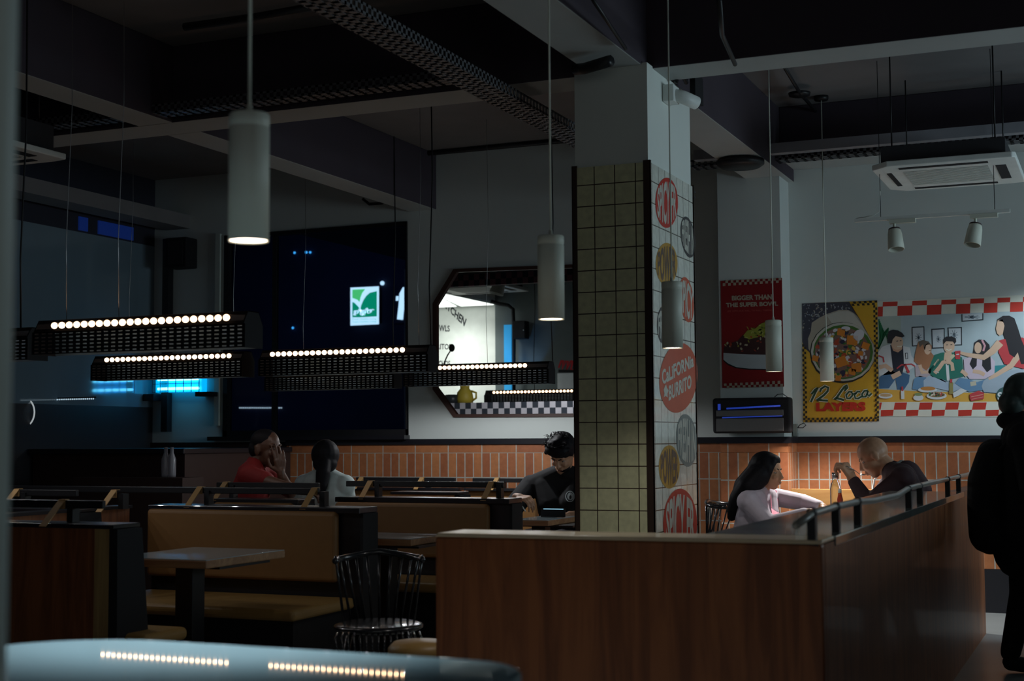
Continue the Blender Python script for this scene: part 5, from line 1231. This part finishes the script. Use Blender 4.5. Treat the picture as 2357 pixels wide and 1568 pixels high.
m = MB(); s = 1.12
m.ball(p(0, -.025, .052), (.088 * s, .100 * s, .078 * s), hairm, R); m.ball(p(0, .045, .085), (.078 * s, .045 * s, .040 * s), hairm, R); m.ball(p(0, -.06, .0), (.080 * s, .065 * s, .07 * s), hairm, R)
for q in (-1, 1): m.ball(p(q * .072, -.01, .03), (.018, .04, .05), hairm, R)
m.ball(p(0, .048, -.088), (.050, .038, .030), hairm, R)
random.seed(11)
for i in range(46):
    a = random.uniform(0, 2 * pi); b = random.uniform(.1, 1.15); q = p(.085 * cos(a) * b, .075 * sin(a) * b - .0, .125 - .05 * b * b); m.ball(q, .017, hairm)
hm_ = remesh(m.build('hair', t), .006, 1)
m = MB()
for i in range(60):
    a = random.uniform(0, 2 * pi); q = p(.08 * cos(a), .07 * sin(a), .115); m.tube([q, q + V((random.uniform(-.02, .02), -.01, .022)), q + V((random.uniform(-.045, .045), 0, .012))], [.003, .002, .001], hairm, 5)
m.build('hair_strands', t)
tp = hi[0][1]
o = MB().tube([tp + V((-.01, 0, .02)), tp + V((.035, -.02, -.03))], [.006, .004], wht, 8).build('pen'); tag(o, 'short white pen in the hand of the man in black', 'pen')
c = at(1274, 1182, Y=8.75); c.z = .70
o = thing('tablet', 'dark tablet standing on the table with a thin blue lit edge', 'tablet', tuple(c))
MB().box(c + V((-.09, 0, .002)), c + V((.08, .012, .055)), matte).build('case', o); MB().box(c + V((-.07, -.003, .052)), c + V((.07, .0, .058)), mat('screen edge', (.4, .7, .9), .3, emit=(.25, .50, .65), es=.9)).build('screen_edge', o)

# man in red, facing right, hand raised
Yr = 7.85
J = dict(hd=at(614, 1034, Y=Yr), nk=at(588, 1070, Y=Yr), ch=at(578, 1125, Y=Yr), pv=V((at(570, 1230, Y=Yr).x, Yr, .52)), sR=at(575, 1098, Y=7.66), sL=at(592, 1088, Y=8.06),
    eR=at(655, 1122, Y=7.48), wR=at(703, 1130, Y=7.42), eL=at(668, 1135, Y=7.95), wL=at(647, 1092, Y=7.82))
seated_legs(J, (1, 0, 0), (0, 1, 0))
rdt = mat('red tee shirt', (.20, .006, .006), .75, noise=(20, .1))
t, p, R, hi = body('person', 'man in red tee shirt in profile, one hand raised to his face', J, skin3, 1.08, (1, -.12, -.05), (0, 0, 1),
    [dict(w=J['wL'], d=(-.05, -.1, 1), nrm=(-.6, .5, 0), thumb=1, curl=.16, s=1.02, curls=(.12, .10, .18, .22), spread=.13), dict(w=J['wR'], d=(1, -.1, -.2), nrm=(0, 0, -1), thumb=1, curl=.4)])
face_parts(t, p, R, 1.08, hairm)
m = MB(); torso(m, J, rdt, .022); sleeve(m, J, 'R', rdt, (.072, .066, .06), 0); sleeve(m, J, 'L', rdt, (.072, .066, .06), 0)
m = MB(); torso(m, J, rdt, .022); m.cone(J['sR'], J['sR'].lerp(J['eR'], .45), .072, .064, rdt); m.cone(J['sL'], J['sL'].lerp(J['eL'], .5), .072, .064, rdt); m.cone(J['nk'], J['nk'] + V((-.02, 0, -.05)), .066, .1, rdt)
remesh(m.build('tee_shirt', t), .008, 3)
clothes_legs(J, t, mat('dark trousers', (.02, .02, .03), .8), matte)
m = MB(); m.ball(p(0, -.020, .046), (.0835, .100, .082), hairm, R); m.ball(p(0, -.06, .0), (.080, .06, .07), hairm, R); remesh(m.build('hair', t), .007, 2)

# woman in white seen from behind
Yq = 8.5
J = dict(hd=at(749, 1058, Y=Yq), nk=at(748, 1092, Y=Yq), ch=at(747, 1150, Y=Yq), pv=V((at(747, 1240, Y=Yq).x, Yq, .50)), sL=at(702, 1117, Y=Yq), sR=at(793, 1118, Y=Yq),
    eL=at(690, 1175, Y=Yq + .08), wL=at(710, 1185, Y=Yq + .30), eR=at(806, 1175, Y=Yq + .08), wR=at(785, 1185, Y=Yq + .30))
seated_legs(J, (0, 1, 0), (-1, 0, 0))
t, p, R, hi = body('person', 'woman in white tee shirt seen from behind, black ponytail', J, skin2, .95, (-.47, .88, -.05), (0, 0, 1),
    [dict(w=J['wL'], d=(.3, 1, .1), nrm=(0, 0, -1), thumb=-1, curl=.5), dict(w=J['wR'], d=(-.3, 1, .1), nrm=(0, 0, -1), thumb=1, curl=.5)])
face_parts(t, p, R, .95, hairm)
wts = mat('white tee shirt', (.52, .60, .58), .8, noise=(30, .08))
m = MB(); torso(m, J, wts, .02); m.cone(J['sL'], J['sL'].lerp(J['eL'], .7), .062, .058, wts); m.cone(J['sR'], J['sR'].lerp(J['eR'], .7), .062, .058, wts); remesh(m.build('tee_shirt', t), .008, 3)
clothes_legs(J, t, mat('dark trousers', (.02, .02, .03), .8), matte)
m = MB(); m.ball(p(0, -.02, .035), (.098, .105, .105), hairm, R); m.ball(p(0, -.05, -.03), (.085, .075, .07), hairm, R)
m.chain([(p(0, -.10, -.03), .045), (p(-.01, -.13, -.10), .050), (p(-.02, -.14, -.19), .042), (p(-.03, -.13, -.27), .022)], hairm); remesh(m.build('hair', t), .007, 2)

# person standing at the right edge with a backpack, dark against the wall
Ys = 7.75
def Q(px, py, dy=0): return at(px, py, Y=Ys + dy)
J = dict(hd=Q(2362, 918), nk=Q(2358, 968), ch=Q(2358, 1060), pv=Q(2362, 1220), sL=Q(2350, 1010, .17), sR=Q(2362, 1012, -.17),
    eL=Q(2372, 1120, .24), wL=Q(2395, 1200, .2), eR=Q(2378, 1120, -.24), wR=Q(2402, 1200, -.2))
for q, k in (('L', 1), ('R', -1)):
    J['h' + q] = J['pv'] + V((0, .08 * k, -.02)); J['k' + q] = V((J['pv'].x + .02 - .05 * k, Ys + .09 * k, .40)); J['a' + q] = V((J['pv'].x - .02 - .08 * k, Ys + .09 * k, .08)); J['f' + q] = J['a' + q] + V((.14, 0, -.05))
t, p, R, hi = body('person', 'person standing at the right edge in dark clothes, carrying a black backpack', J, skin2, 1.0, (.9, .4, -.1), (0, 0, 1),
    [dict(w=J['wL'], d=(.5, 0, -1), nrm=(0, -1, 0), thumb=1, curl=.4), dict(w=J['wR'], d=(.5, 0, -1), nrm=(0, 1, 0), thumb=-1, curl=.4)], .009)
face_parts(t, p, R, 1.0, hairm)
cl = mat('black coat', (.006, .006, .008), .85)
m = MB(); torso(m, J, cl, .035); sleeve(m, J, 'L', cl, (.08, .07, .05)); sleeve(m, J, 'R', cl, (.08, .07, .05)); m.ball(J['nk'] + V((-.05, 0, .0)), (.09, .11, .055), cl); m.cone(J['ch'], J['pv'] + V((0, 0, -.1)), .16, .17, cl)
remesh(m.build('coat', t), .010, 3)
clothes_legs(J, t, cl, matte)
m = MB(); m.ball(p(0, -.02, .035), (.092, .10, .10), mat('grey cap', (.05, .07, .065), .35), R); m.ball(p(0, -.07, -.03), (.075, .07, .07), mat('grey cap', (.05, .07, .065), .35), R); remesh(m.build('knitted_cap', t), .008, 2)
o = thing('backpack', 'large black backpack on the standing person, right edge', 'backpack', tuple(Q(2280, 1285)))
m = MB(); P_ = [(2290, 1060), (2275, 1110), (2272, 1170), (2278, 1230)]
for dy in (-.07, .07): m.chain([(Q(a, b, dy), r) for (a, b), r in zip(P_, (.10, .105, .10, .105))], cl)
m.ball(Q(2290, 1045), (.09, .13, .08), cl)
remesh(m.build('bag', o), .010, 4)
m = MB(); m.chain([(Q(2262, 1160, -.02), .055), (Q(2266, 1225, -.02), .06)], cl); remesh(m.build('front_pocket', o), .010, 3)
for dy in (-.13, .13): MB().tube([Q(2300, 1040, dy), Q(2340, 1000, dy * 1.25), Q(2385, 1040, dy * 1.25), Q(2395, 1120, dy), Q(2330, 1230, dy)], .014, cl, 8).build('strap', o)
